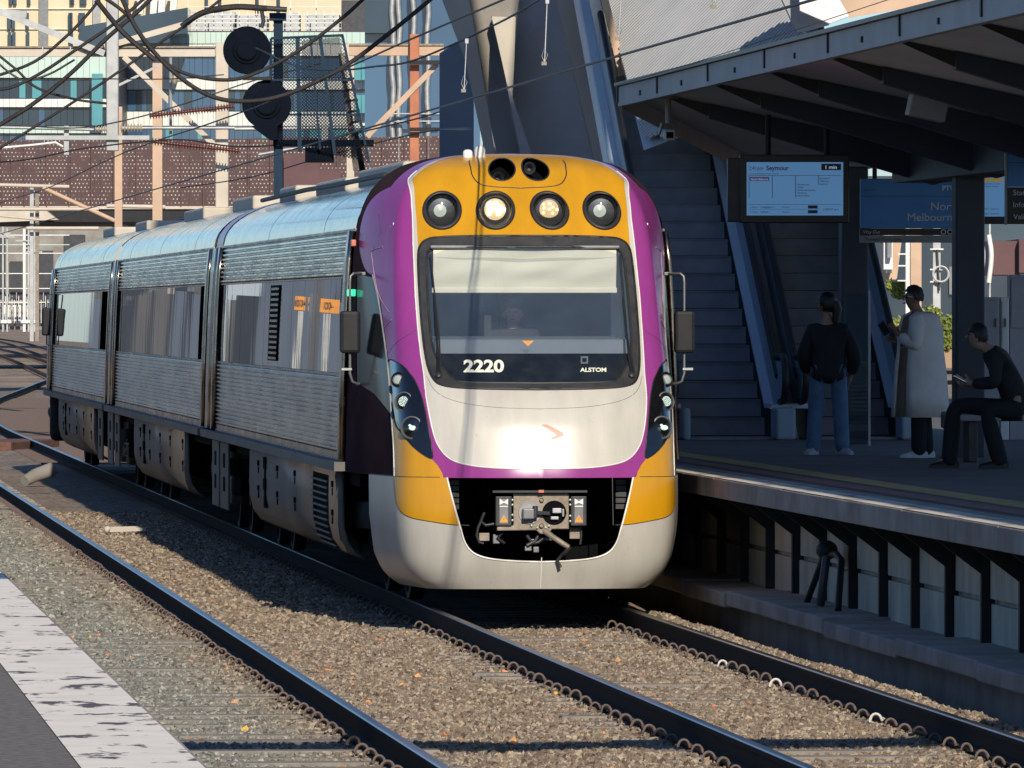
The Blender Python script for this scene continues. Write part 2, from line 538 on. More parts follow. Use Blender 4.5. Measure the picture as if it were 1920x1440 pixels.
c = t.ramp(t.noise(.35, (1, .25, 1), 5), [(.3, (.16, .115, .085)), (.5, (.33, .25, .18)), (.72, (.45, .36, .26))])
t.color(t.mix(t.ramp(t.noise(9, (1, .4, 1), 5), [(.4, .5), (.6, 0.0)]), c, (.13, .095, .07))); t.set(.95, 0, .2)
t.bump(t.noise(4, (1, 1, 1), 5), .6, .05)
M['ground'] = t.m

# ------------------------------------------------------------------ ground
g = MB().add([(-2500, -400, -.34), (2500, -400, -.34), (2500, 5000, -.34), (-2500, 5000, -.34)], [(0, 1, 2, 3)])
tag(g.build('ground', M['ground']), kind='structure')

# ballast bed along the two running lines
def hnoise(x, y):
    return .5 * math.sin(x * 2.1 + 1.3 * math.sin(y * .7)) + .35 * math.sin(y * 1.9 + x * 3.7) + .25 * math.sin(x * 5.3 - y * 4.1)
def bed_z(x, y):
    z = -.205 + .018 * hnoise(x, y)
    m = min(abs(x + 1.95), 3)
    if m < .7: z += -.03 * (1 - m / .7)
    if x > .93: z += (.115 * min(1, (x - .93) / .16) - .42 * max(0, x - 1.22)) * (1 + .12 * math.sin(y * 1.7) + .08 * math.sin(y * 4.3))
    return z
rows = []
ys = [-46 + .5 * i for i in range(0, 260)] + [84 + 4 * i for i in range(40)]
xs = [-5.3 + .25 * i for i in range(0, 25)] + [.92, 1.02, 1.12, 1.24, 1.36, 1.5, 1.65, 1.9]
def curve_x(y):
    if y < 105: return 0.0
    if y < 190: return .00034 * (y - 105) ** 2
    return .00034 * 85 ** 2 + (y - 190) * .0578
for y in ys:
    rows.append([(x + (curve_x(y) if x > -2 else 0), y, bed_z(x, y)) for x in xs])
bed = MB().grid(rows).build('ballast_bed', M['ballast_bed'], smooth=60)
tag(bed, kind='structure')

# ------------------------------------------------------------------ railway tracks
RAILP = [(-.07, -.17), (.07, -.17), (.07, -.158), (.012, -.135), (.012, -.045), (.034, -.038), (.035, -.008), (.026, 0), (-.026, 0), (-.035, -.008), (-.034, -.038), (-.012, -.045), (-.012, -.135), (-.07, -.158)]
def rail(x0, ys, fx, parent, name='rail'):
    mb = MB(); n = len(RAILP)
    rows = [[(x0 + fx(y) + p[0], y, p[1]) for p in RAILP] for y in ys]
    vs = [p for r in rows for p in r]; fs = []; mi = []
    for i in range(len(rows) - 1):
        for k in range(n):
            k2 = (k + 1) % n
            fs.append((i * n + k, i * n + k2, (i + 1) * n + k2, (i + 1) * n + k)); mi.append(1 if k in (6, 7, 8) else 0)
    fs.append(tuple(range(n - 1, -1, -1))); mi.append(0)
    mb.v = vs; mb.f = fs; mb.mi = mi
    return mb.build(name, [M['rail_side'], M['rail_top']], parent)
RY = [-46, 0, 40, 80] + [90 + 4 * i for i in range(0, 90)]
def clip_mesh(mat):
    # sprung steel clip: a loop rising from the shoulder and curling on to the rail foot
    pts = []
    for k in range(9):
        a = math.pi * k / 8
        pts.append((-.044 * math.cos(a) - .01, -.02 + .012 * math.sin(a), .004 + .052 * math.sin(a)))
    pts.append((.05, .02, .004)); pts.append((.03, .05, .012)); pts.insert(0, (-.075, .03, .0))
    return MB().tube(pts, .0115, 5).mesh('rail_clip', mat, 60)
CLIP = clip_mesh(M['clip']); CLIP_P = clip_mesh(M['clip_pale'])
SLEEPER = MB().hexa([(-1.27, -.12, -.24), (1.27, -.12, -.24), (1.27, .12, -.24), (-1.27, .12, -.24), (-1.25, -.10, -.172), (1.25, -.10, -.172), (1.25, .10, -.172), (-1.25, .10, -.172)]).mesh('sleeper', M['sleeper'])
def track(xc, ys, fx, label, ysl, clips, pale=()):
    tr = thing('railway_track', (xc, ysl[0], -.2), label, 'railway track', kind='structure')
    rail(xc - .835, ys, fx, tr); rail(xc + .835, ys, fx, tr)
    extra = MB()
    for i, y in enumerate(ysl):
        if i < 160:
            s = bpy.data.objects.new('sleeper', SLEEPER)
            link(s, tr, (xc + fx(y), y, random.uniform(-.030, -.010)))
            if i < clips:
                for sx_, ex in ((-.835, -1), (.835, -1), (-.835, 1), (.835, 1)):
                    me = CLIP_P if (ex == -1 and sx_ > 0 and i in pale) else CLIP
                    c = bpy.data.objects.new('rail_clip', me)
                    COL.objects.link(c); c.parent = s
                    c.location = (sx_ + ex * .105, random.uniform(-.012, .012), -.145)
                    c.rotation_euler = (random.uniform(-.15, .15), random.uniform(-.12, .12), (0 if ex < 0 else math.pi) + random.uniform(-.35, .35)); c.scale = [random.uniform(.76, .94)] * 3
            else:
                for sx_ in (-.835, .835):
                    extra.box(xc + fx(y) + sx_ - .14, xc + fx(y) + sx_ - .08, y - .05, y + .05, -.17, -.12)
        else:
            extra.box(xc + fx(y) - 1.25, xc + fx(y) + 1.25, y - .1, y + .1, -.24, -.175)
    extra.build('rail_clip', M['clip'], tr, kind='stuff')
    return tr
track(0.0, RY, curve_x, 'running line under the train, two rails on concrete sleepers', [-27 + .68 * i for i in range(330)], 74, (16, 24, 29))
track(-3.705, [-60, 0, 60, 120, 260], lambda y: 0.0, 'empty line beside the white edged platform', [-26 + .68 * i for i in range(220)], 74)
def far_track(pts, label):
    """a siding seen far off, following points on the ground"""
    P = smoothcurve(pts, n=6); tr = thing('siding_track', P[0], label, 'railway track', kind='structure')
    for off in (-.835, .835):
        mb = MB()
        q = []
        for i, p in enumerate(P):
            t_ = (P[min(i + 1, len(P) - 1)] - P[max(i - 1, 0)]).normalized()
            q.append(p + Vector((t_.y, -t_.x, 0)) * off)
        for i in range(len(q) - 1): mb.bar(q[i] - Vector((0, 0, .085)), q[i + 1] - Vector((0, 0, .085)), .075, .17)
        mb.build('rail', M['rust'], tr)
    return tr
far_track([WZ(-60, 628, -.1), WZ(20, 640, -.1), WZ(95, 662, -.1), WZ(210, 700, -.1)], 'far siding curving towards the rear of the train')
far_track([WZ(-80, 641, -.1), WZ(10, 660, -.1), WZ(95, 690, -.1), WZ(210, 735, -.1)], 'nearer siding curving towards the rear of the train')
# steel plate and timber beside the far rails
mb = MB(); a = WZ(-30, 838, -.12); b_ = WZ(62, 832, -.12)
mb.bar(a, b_, 1.1, .2); tag(mb.build('rusty_plate', M['rust'], bevel=.02), 'rusty steel plate lying across the far rails at the left edge', 'steel plate')
p = WZ(78, 905, -.16)
mb = MB(); mb.tube([p + Vector((-.28, -.3, .03)), p + Vector((-.1, -.1, .12)), p + Vector((.16, .16, .2))], [.085, .11, .12], 10)
tag(mb.build('concrete_pipe_stub', M['concrete'], smooth=50), 'short broken concrete stub lying beside the left rail', 'concrete stub')
p = WZ(205, 998, -.17)
sr = thing('scrap_rods', p, 'pale steel rods left on the ballast between the tracks', 'scrap')
for k in range(3): MB().bar(p + Vector((0, .5 * k, .02)), p + Vector((.45, .5 * k + .15, .03)), .035, .035).build('rod', M['concrete_pale'], sr)
MB().ball(p + Vector((-.02, .1, .03)), .045).build('end_knob', M['concrete_pale'], sr, smooth=60)

# ------------------------------------------------------------------ left platform, where the photographer stands
pl = thing('platform', (-8, -50, -.3), 'asphalt platform with a worn white painted edge at lower left', 'platform', kind='structure')
MB().box(-13, -5.30, -160, 30, -.33, .90).build('platform_base', M['concrete'], pl)
MB().box(-5.30, -5.20, -160, 30, .78, .955).build('coping', M['concrete_coping'], pl)
MB().box(-13, -5.30, -160, 30, .90, .955).build('paving', M['asphalt'], pl)
MB().add([(-5.645, -120, .9595), (-5.215, -120, .9595), (-5.215, 30, .9595), (-5.645, 30, .9595)], [(0, 1, 2, 3)]).build('edge_line', M['worn_white'], pl)
# ------------------------------------------------------------------ right platform
PX, PZ = 1.56, 1.12
pr = thing('platform', (8, 10, -.3), 'shaded asphalt platform with overhanging concrete edge where people wait', 'platform', kind='structure')
MB().box(2.12, 11.5, -160, 130, -.33, PZ - .17).build('platform_base', M['concrete_wall'], pr)
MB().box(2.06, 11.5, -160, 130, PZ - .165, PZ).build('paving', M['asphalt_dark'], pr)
y = -70.0
while y < 90:
    ln = 2.35
    MB().box(PX, 2.06, y, y + ln - .012, PZ - .165, PZ + .002 + random.uniform(-.002, .003)).build('coping_slab', M['concrete_coping'], pr, bevel=.008)
    y += ln
MB().add([(PX + .01, -70, PZ + .0085), (PX + .30, -70, PZ + .0085), (PX + .30, 120, PZ + .0085), (PX + .01, 120, PZ + .0085)], [(0, 1, 2, 3)]).build('edge_line', M['worn_white_far'], pr)
MB().add([(2.50, -70, PZ + .004), (2.80, -70, PZ + .004), (2.80, 120, PZ + .004), (2.50, 120, PZ + .004)], [(0, 1, 2, 3)]).build('tactile_line', M['tactile'], pr)
MB().add([(2.16, -70, PZ + .004), (2.36, -70, PZ + .004), (2.36, 120, PZ + .004), (2.16, 120, PZ + .004)], [(0, 1, 2, 3)]).build('red_line', M['red_line'], pr)
# lower ledge, wall slabs, posts and brackets under the overhang
y = -60.0
while y < 40:
    ln = random.choice((3.2, 4.1, 4.6))
    top = .18 + random.uniform(-.012, .018); x0 = 1.53 + random.uniform(-.015, .015)
    MB().box(x0, 2.12, y, y + ln - .03, top - .13, top).build('ledge_slab', M['concrete_coping'], pr, bevel=.015)
    y += ln
MB().box(1.82, 2.119, -60, 44, -.33, .03).build('footing', M['concrete_coping'], pr)
for i in range(-26, 24):
    y = 4.0 - 1.8 * i
    if not (-46 < y < 34): continue
    MB().box(2.0, 2.10, y - .035, y + .035, .12, PZ - .168).build('wall_post', M['black_metal'], pr)
    MB().prism([(1.66, .945), (2.09, .945), (2.09, .62)], lambda p, q, t: (p, t, q), y - .018, y + .018).build('bracket', M['black_metal'], pr)
    for k in range(2 if y > -30 else 2):
        z0 = .14 + k * .35
        MB().box(2.055 + random.uniform(0, .02), 2.12, y - 1.74, y - .06, z0 + .02, z0 + .335).build('wall_slab', M['concrete_wall'], pr, bevel=.008)
    MB().box(2.06, 2.12, y - 1.74, y - .06, .86, .95).build('wall_slab', M['concrete_wall'], pr)
# pipework hanging under the edge
p = W(1590, 1045, 68.2)
pp = thing('pipe_stand', (1.9, p.y, .2), 'dark bent pipes propped against the wall under the platform edge', 'pipework')
MB().tube([(1.85, p.y + .9, .2), (1.9, p.y + .25, .58), (1.93, p.y - .3, .62), (1.92, p.y - .7, .58), (1.84, p.y - 1.1, .2)], .028, 8).build('pipe', M['black_metal'], pp, smooth=50)
MB().tube([(1.9, p.y, .66), (1.86, p.y - .05, .4), (1.84, p.y, .2)], .035, 8).build('pipe', M['steel_dark'], pp, smooth=50)
MB().ball((1.9, p.y + .05, .64), .09, .12, .08).build('valve', M['black_metal'], pp, smooth=60)
DEBUG = False
# ------------------------------------------------------------------ the train: nose surface
TX = 0.03                    # the train sits a little right of the track axis
W0 = 1.46; YE = 3.0
PLAN = smoothcurve([(0, 0), (.2, .016), (.4, .066), (.55, .130), (.68, .225), (.76, .335), (.805, .48), (.83, .69), (.855, .95), (.90, 1.45), (.955, 2.2), (1.0, YE)], n=14)
PL = [0.0]
for i in range(1, len(PLAN)):
    PL.append(PL[-1] + math.hypot((PLAN[i].x - PLAN[i - 1].x) * W0, PLAN[i].y - PLAN[i - 1].y))
PMAX = PL[-1]
def plan(p):
    a = min(abs(p), PMAX)
    lo, hi = 0, len(PL) - 1
    while hi - lo > 1:
        m = (lo + hi) // 2
        if PL[m] <= a: lo = m
        else: hi = m
    t = (a - PL[lo]) / (PL[hi] - PL[lo])
    q = PLAN[lo].lerp(PLAN[hi], t)
    return (q.x if p >= 0 else -q.x), q.y
CZ = [(.19, .14), (.45, .04), (.8, 0), (1.14, .04), (1.3, .08), (1.45, .118), (1.6, .165), (1.75, .25), (1.9, .39), (2.2, .72), (2.5, 1.0), (3.0, 1.42), (3.4, 1.74), (3.6, 1.92), (3.72, 2.04), (3.83, 2.19), (3.90, 2.42), (3.94, 2.72), (3.955, YE)]
WZT = [(.19, .80), (.26, .88), (.38, .945), (.55, .98), (.8, 1.0), (1.3, 1.0), (2.0, .988), (2.5, .974), (3.0, .955), (3.2, .942), (3.36, .922), (3.5, .893), (3.62, .85), (3.72, .79), (3.80, .715), (3.86, .63), (3.91, .49), (3.94, .32), (3.955, 0.0)]
VT = []                      # (q, z, w, c)
def dense(tab, n=8):
    c = smoothcurve([(a, b) for a, b in tab], n=n)
    return [(p.x, p.y) for p in c]
CZd, WZd = dense(CZ), dense(WZT)
zs = [.19 + (3.955 - .19) * (i / 300.0) for i in range(301)]
zs = [z if z < 3.6 else 3.6 + .355 * (1 - (1 - (z - 3.6) / .355) ** 2.2) for z in zs]
q_ = 0.0
for i, z in enumerate(zs):
    w_, c_ = max(0, lerp_table(WZd, z)), lerp_table(CZd, z)
    if i: q_ += math.hypot(z - VT[-1][1], math.hypot((w_ - VT[-1][2]) * .7, c_ - VT[-1][3]))
    VT.append((q_, z, w_, c_))
QMAX = VT[-1][0]
def vert(q):
    q = max(0, min(QMAX, q)); lo, hi = 0, len(VT) - 1
    while hi - lo > 1:
        m = (lo + hi) // 2
        if VT[m][0] <= q: lo = m
        else: hi = m
    a, b = VT[lo], VT[hi]; t = (q - a[0]) / max(1e-9, b[0] - a[0])
    return [a[k] + (b[k] - a[k]) * t for k in (1, 2, 3)]
def q_of_z(z):
    for i in range(len(VT) - 1):
        if VT[i + 1][1] >= z:
            return VT[i][0] + (VT[i + 1][0] - VT[i][0]) * (z - VT[i][1]) / max(1e-9, VT[i + 1][1] - VT[i][1])
    return QMAX
def surf(p, q):
    g, h = plan(p); z, w, c = vert(q)
    return Vector((g * w * W0, c + h * (1 - c / YE), z))
def nrm(p, q):
    e = .01
    a = surf(min(p + e, PMAX), q) - surf(max(p - e, -PMAX), q); b = surf(p, min(q + e, QMAX)) - surf(p, max(q - e, 0))
    n = a.cross(b)
    return n.normalized() if n.length > 1e-9 else Vector((0, 0, 1))
TXV = Vector((TX, 0, 0))
def inv(u, v):
    """nose parameters of the point seen at a pixel"""
    if u == 'c':
        q = q_of_z(max(.2, min(3.93, 2.55 - (v - HZ) / 218.0)))
        for _ in range(25):
            f = PIX(surf(0, q) + TXV)[1] - v; g_ = (PIX(surf(0, q + .004) + TXV)[1] - PIX(surf(0, q - .004) + TXV)[1]) / .008
            q = max(0, min(QMAX, q - max(-.2, min(.2, f / (g_ if abs(g_) > 1 else -200)))))
        return (0.0, q)
    p = max(-1.6, min(1.6, (u - 1000) / 205.0)); q = q_of_z(max(.2, min(3.9, 2.55 - (v - HZ) / 216.0)))
    for _ in range(40):
        a = PIX(surf(p, q) + TXV); e = .004
        au = PIX(surf(p + e, q) + TXV); av = PIX(surf(p, q + e) + TXV)
        j11 = (au[0] - a[0]) / e; j12 = (av[0] - a[0]) / e; j21 = (au[1] - a[1]) / e; j22 = (av[1] - a[1]) / e
        det = j11 * j22 - j12 * j21
        if abs(det) < 1e-3: break
        fu, fv = u - a[0], v - a[1]
        dp = (fu * j22 - fv * j12) / det; dq = (j11 * fv - j21 * fu) / det
        p = max(-PMAX + .01, min(PMAX - .01, p + max(-.15, min(.15, dp)))); q = max(0.001, min(QMAX - .002, q + max(-.15, min(.15, dq))))
        if abs(fu) + abs(fv) < .02: break
    return (p, q)
def half(pts, step=.03, smooth=True):
    P = [inv(*a) for a in pts]
    P = [Vector((a, b)) for a, b in P]
    return smoothcurve(P, step=step) if smooth else P
def mirror_close(h):
    """left half outline that starts and ends on the centre line -> closed loop"""
    L = [(a.x, a.y) for a in h]
    R_ = [(-a, b) for a, b in reversed(L)]
    if abs(L[-1][0]) < 1e-6: R_ = R_[1:]
    if abs(L[0][0]) < 1e-6: R_ = R_[:-1]
    return L + R_
def both(loop):
    return [[(a, b) for a, b in loop], [(-a, b) for a, b in reversed(loop)]]
def loop(pts, step=.03):
    P = [Vector(inv(*a)) for a in pts]
    return [(a.x, a.y) for a in smoothcurve(P, step=step, closed=True)]
def ploop(pts):
    return [inv(*a) for a in pts]
def circ(u0, v0, ru, rv, n=36):
    return [inv(u0 + ru * math.cos(2 * math.pi * k / n), v0 + rv * math.sin(2 * math.pi * k / n)) for k in range(n)]
QB = q_of_z(1.135)
gasket_l = mirror_close(half([('c', 443), (900, 443), (830, 445), (802, 449), (788, 461), (784, 485), (787, 560), (794, 640), (803, 690), (816, 715), (835, 724), (870, 728), (930, 730), ('c', 731)]))
glass_l = mirror_close(half([('c', 463), (900, 463), (825, 465), (807, 469), (800, 483), (802, 560), (809, 640), (819, 672), (836, 696), (852, 711), (872, 717), ('c', 719)]))
frit_h = half([('c', 661), (900, 661), (818, 661)], smooth=True)
open_h = half([(839, 896), (846, 925), (856, 962), (864, 990), (873, 1018), (888, 1036), (915, 1046), (960, 1051), ('c', 1053)])
open_h = [Vector((open_h[0].x, QB))] + open_h[1:]
open_l = [(a.x, a.y) for a in open_h] + [(-a.x, a.y) for a in reversed(open_h[:-1])]
white_h = half([(766, 335), (769, 355), (773, 400), (775, 470), (779, 560), (786, 640), (794, 700), (800, 750), (812, 810), (826, 843), (850, 864), (890, 874), (940, 878), ('c', 879)])
white_h = [Vector((white_h[0].x, QMAX))] + [Vector((white_h[0].x, white_h[0].y + k * (QMAX - white_h[0].y) / 20)) for k in range(19, 0, -1)] + white_h
white_l = [(a.x, a.y) for a in white_h] + [(-a.x, a.y) for a in reversed(white_h[:-1])]
yel_h = half([(774, 335), (777, 355), (780, 400), (783, 445), (786, 480)])
yel_h = [Vector((yel_h[0].x, QMAX))] + [Vector((yel_h[0].x, yel_h[0].y + k * (QMAX - yel_h[0].y) / 20)) for k in range(19, 0, -1)] + yel_h
yel_l = [(a.x, a.y) for a in yel_h] + [(-a.x, a.y) for a in reversed(yel_h)]
pods = both(loop([(727, 678), (749, 682), (771, 704), (786, 732), (797, 769), (806, 820), (811, 858), (800, 857), (779, 842), (754, 813), (739, 788), (731, 733)]))
purp_h = half([(733, 350), (710, 362), (690, 384), (677, 420), (674, 465), (684, 503), (701, 522), (709, 548), (717, 590), (725, 650), (730, 700), (734, 760), (736, 830), (738, 893)])
purp_h = [Vector((purp_h[0].x, QMAX))] + [Vector((purp_h[0].x, purp_h[0].y + k * (QMAX - purp_h[0].y) / 20)) for k in range(19, 0, -1)] + purp_h[:-1] + [Vector((purp_h[-1].x, QB))]
purp_l = [(a.x, a.y) for a in purp_h] + [(-a.x, a.y) for a in reversed(purp_h)]
ycor = both(ploop([(737, 797), (738, 860), (740, 894)]) + [(inv(740, 896)[0], QB), (inv(832, 896)[0], QB)] + ploop([(829, 886), (821, 873), (811, 862), (800, 856), (779, 838), (757, 812), (742, 788)]))
ylow = both([(inv(742, 897)[0], QB)] + [(a.x, a.y) for a in half([(744, 922), (748, 946), (758, 962), (775, 971), (805, 977), (845, 983), (880, 985)])] + [(inv(880, 897)[0], QB)])
sidew = both(ploop([(668, 514), (699, 516), (709, 560), (721, 640), (728, 700), (733, 778), (700, 738), (668, 716)]))
LAMPS = [(829, 395), (929, 395)]
lampl = []
for c_ in LAMPS: lampl += both(circ(c_[0], c_[1], 33, 33))
horn = both(circ(941, 318, 25, 21))

QFR = inv('c', 500)[1]
SKL = abs(inv(694, 930)[0])
skl_l = [[(s_ * SKL, QB), (s_ * SKL, QB * .66), (s_ * SKL, QB * .33), (s_ * SKL, 0.0)] for s_ in (-1, 1)]
CONS = [gasket_l, glass_l, open_l, white_l, yel_l, purp_l] + pods + ycor + ylow + sidew + lampl + horn
def classify(p, q):
    if inpoly(p, q, open_l): return None
    if inpoly(p, q, glass_l): return 'windscreen' if q > frit_q(p) else 'number_band'
    if inpoly(p, q, gasket_l): return 'gasket'
    for L in lampl + horn:
        if inpoly(p, q, L): return None
    if q < QB:
        for L in ylow:
            if inpoly(p, q, L): return 'yellow_bumper'
        return 'skirt' if abs(p) < SKL else None
    for L in pods:
        if inpoly(p, q, L): return 'lamp_pod'
    for L in sidew:
        if inpoly(p, q, L): return 'cab_side_window'
    for L in ycor:
        if inpoly(p, q, L): return 'yellow_corner'
    if inpoly(p, q, yel_l) and q > QFR: return 'yellow_brow'
    if inpoly(p, q, white_l): return 'bonnet'
    if inpoly(p, q, purp_l): return 'purple_shell'
    return 'cab_side'
QFR = inv('c', 500)[1]
fr = [(a.x, a.y) for a in frit_h]
def frit_q(p):
    a = -abs(p)
    for i in range(len(fr) - 1):
        if fr[i + 1][0] <= a <= fr[i][0]:
            t = (a - fr[i][0]) / (fr[i + 1][0] - fr[i][0] - 1e-9); return fr[i][1] + t * (fr[i + 1][1] - fr[i][1])
    return fr[-1][1]
# triangulate the whole nose once, honouring every outline
cv = []; ce = []; cell = {}
def addv(p, q):
    k = (round(p * 4000), round(q * 4000))
    if k in cell: return cell[k]
    cell[k] = len(cv); cv.append(Vector((p, q))); return cell[k]
for L in CONS:
    ids = [addv(max(-PMAX, min(PMAX, a)), max(0, min(QMAX, b))) for a, b in L]
    for i in range(len(ids)):
        if ids[i] != ids[(i + 1) % len(ids)]: ce.append((ids[i], ids[(i + 1) % len(ids)]))
for L in skl_l:
    ids = [addv(a, b) for a, b in L]
    ce += [(ids[i], ids[i + 1]) for i in range(3)]
n_ = 60
ids = [addv(-PMAX + 2 * PMAX * i / n_, QB) for i in range(n_ + 1)]
ce += [(ids[i], ids[i + 1]) for i in range(n_)]
fl = [addv(a, b) for a, b in fr] ; fr2 = [addv(-a, b) for a, b in fr]
ce += [(fl[i], fl[i + 1]) for i in range(len(fl) - 1)] + [(fr2[i], fr2[i + 1]) for i in range(len(fr2) - 1)]
occ = {}
for p in cv: occ.setdefault((int(p.x // .03), int(p.y // .03)), []).append(p)
def near(p, q, r=.018):
    a, b = int(p // .03), int(q // .03)
    for i in (-1, 0, 1):
        for j in (-1, 0, 1):
            for s in occ.get((a + i, b + j), ()):
                if (s.x - p) ** 2 + (s.y - q) ** 2 < r * r: return True
    return False
npc, nqc = int(2 * PMAX / .055), int(QMAX / .05)
for i in range(npc + 1):
    for j in range(nqc + 1):
        p, q = -PMAX + 2 * PMAX * i / npc, QMAX * j / nqc
        edge = i in (0, npc) or j in (0, nqc)
        if edge or not near(p, q): addv(p, q)
ov, oe, of, _a, _b, _c = delaunay_2d_cdt(cv, ce, [], 0, 1e-6, False)
REG = {}
for f in of:
    cx_ = sum(ov[i].x for i in f) / len(f); cy_ = sum(ov[i].y for i in f) / len(f)
    r_ = classify(cx_, cy_)
    if r_: REG.setdefault(r_, []).append(f)

front = thing('railcar', (0, 12, 0), 'leading railcar with yellow and purple cab, number 2220, facing the camera', 'railcar', 'railcars of the train')
def shell(name, faces, mat, off=0.0, parent=None):
    ids = sorted({i for f in faces for i in f}); mp = {i: k for k, i in enumerate(ids)}
    vs = []; ns = []
    for i in ids:
        n = nrm(ov[i].x, ov[i].y); ns.append(n); vs.append(surf(ov[i].x, ov[i].y) + n * off)
    me = bpy.data.meshes.new(name)
    fs = []
    for f in faces:
        a = [mp[i] for i in f]
        nn = (vs[a[1]] - vs[a[0]]).cross(vs[a[2]] - vs[a[0]])
        if nn.dot(ns[a[0]]) < 0: a.reverse()
        fs.append(a)
    me.from_pydata([tuple(v) for v in vs], [], fs); me.materials.append(mat); me.update()
    me.shade_smooth()
    me.normals_split_custom_set_from_vertices([tuple(n) for n in ns])
    return link(bpy.data.objects.new(name, me), parent)
def _chk():
    for nm, L in (('white', [(766, 335), (769, 355), (773, 400), (786, 640), (812, 810)]), ('purp', [(733, 350), (714, 362), (699, 380), (690, 405), (702, 500), (730, 700), (738, 893)]), ('sidew', [(668, 514), (668, 716), (700, 738)]), ('horn', [(916, 318), (941, 297)]), ('panel', [(878, 294)])):
        for a in L:
            r = inv(*a); b = PIX(surf(*r) + TXV); print(nm, a, [round(x, 2) for x in r], [round(b[0] - a[0], 1), round(b[1] - a[1], 1)])
    print('top', min(PIX(surf(p * .02, q * QMAX / 200) + TXV)[1] for p in range(-40, 40) for q in range(120, 200)))
if DEBUG: _chk()
NM = {'windscreen': ('windscreen', -.012), 'number_band': ('band_black', -.012), 'gasket': ('gasket', .006), 'skirt': ('skirt_shell', .012), 'yellow_bumper': ('yellow_shell', .016),
      'lamp_pod': ('pod_black', -.003), 'cab_side_window': ('cab_glass', -.004), 'yellow_corner': ('yellow_shell', .004), 'yellow_brow': ('yellow_shell', 0), 'bonnet': ('white_shell', .002), 'purple_shell': ('purple_shell', 0), 'cab_side': ('cab_side', 0)}
t = NT('band_black'); t.color(t.ramp(t.noise(6, (1, 1, 1)), [(.4, (.010, .013, .017)), (.8, (.022, .026, .03))])); t.set(.12, 0, .6); M['band_black'] = t.m
t = NT('cab_glass'); t.color((.008, .010, .013)); t.set(.12, 0, .12); M['cab_glass'] = t.m
t = NT('pod_black'); t.color((.006, .006, .007)); t.set(.08, 0, .7, .6); M['pod_black'] = t.m
SH = {}
for k, (m_, off) in NM.items():
    if k not in REG: continue
    if k in ('lamp_pod', 'yellow_bumper', 'yellow_corner', 'cab_side_window', 'cab_side'):
        for sg in (1, -1):
            SH[k if sg < 0 else k + '_r'] = shell(k, [f for f in REG[k] if sg * ov[f[0]].x > 0], M[m_], off, front)
    else: SH[k] = shell(k, REG[k], M[m_], off, front)

def on(p, q, off=0.0): return surf(p, q) + nrm(p, q) * off
def seam(pts, r, mat, name, parent, closed=False, off=0.0, mirror=True, n=6):
    loops = [pts] + ([[(-a, b) for a, b in pts]] if mirror else [])
    for L in loops: MB().tube([on(a, b, off) for a, b in L], r, n, closed).build(name, mat, parent, smooth=60)
def hp(pts, step=.04): return [(a.x, a.y) for a in half(pts, step)]
# joints and lining
seam(gasket_l, .011, M['rubber'], 'gasket_rim', SH['gasket'], True, .004, False)
seam(glass_l, .012, M['rubber'], 'glass_rim', SH['gasket'], True, .0, False)
for L in pods: seam(L, .006, M['rubber'], 'pod_rim', SH['lamp_pod' if L[0][0] < 0 else 'lamp_pod_r'], True, 0, False)
seam(white_l[18:-18], .006, M['line_white'], 'lining', SH['bonnet'], False, .001, False)
seam(hp([(880, 300), (882, 313), (886, 330), (900, 345), (925, 350), (960, 352), ('c', 353)]), .006, M['rubber'], 'panel_joint', SH['yellow_brow'], off=-.002)
seam(hp([(723, 668), (733, 655), (747, 640), (765, 628), (784, 617)]), .004, M['rubber'], 'panel_joint', SH['purple_shell'], off=-.002)
seam(hp([(800, 705), (812, 728), (832, 744), (870, 756), (930, 764), ('c', 767)]), .0035, M['gasket'], 'panel_joint', SH['bonnet'], off=-.001)
seam(hp([(700, 516), (710, 560), (722, 640), (729, 700), (735, 780), (739, 840), (740, 893)]), .009, M['galvanised'], 'pillar_trim', SH['cab_side'], off=.004)
seam(hp([(697, 474), (703, 520), (712, 556), (730, 585)]), .004, M['mauve'], 'lining', SH['purple_shell'], off=.002)
seam(hp([(697, 470), (706, 466), (718, 463)]), .004, M['mauve'], 'lining', SH['purple_shell'], off=.002)
seam(hp([(734, 600), (724, 610), (716, 622)]), .004, M['mauve'], 'lining', SH['purple_shell'], off=.002)
seam([(a.x, a.y) for a in open_h], .008, M['line_white'], 'opening_rim', SH['skirt'], off=.012)
for L in ylow: seam(L[:-1], .005, M['rubber'], 'bumper_joint', SH['yellow_bumper' if L[0][0] < 0 else 'yellow_bumper_r'], False, .012, False)
qx = [(-PMAX + 2 * PMAX * i / 80, QB) for i in range(81)]
seam([a for a in qx if -SKL < a[0] < open_h[0].x], .010, M['rubber'], 'bumper_gap', SH['skirt'], off=.0)
seam([(0, q_of_z(z)) for z in (.2, .3, .4, .46)], .004, M['line_white'], 'centre_joint', SH['skirt'], off=.012, mirror=False)
for x_ in (-1, 1):                                          # pale facet on each side of the purple shell
    ll = ploop([(710, 400), (714, 437), (698, 474)])
    mb = MB(); a = [on(x_ * p * (1 if x_ > 0 else 1), q, .003) for p, q in (ll if x_ > 0 else [(-p, q) for p, q in ll])]
    mb.add(a, [(0, 1, 2)]); mb.build('facet', M['mauve'], SH['purple_shell'])

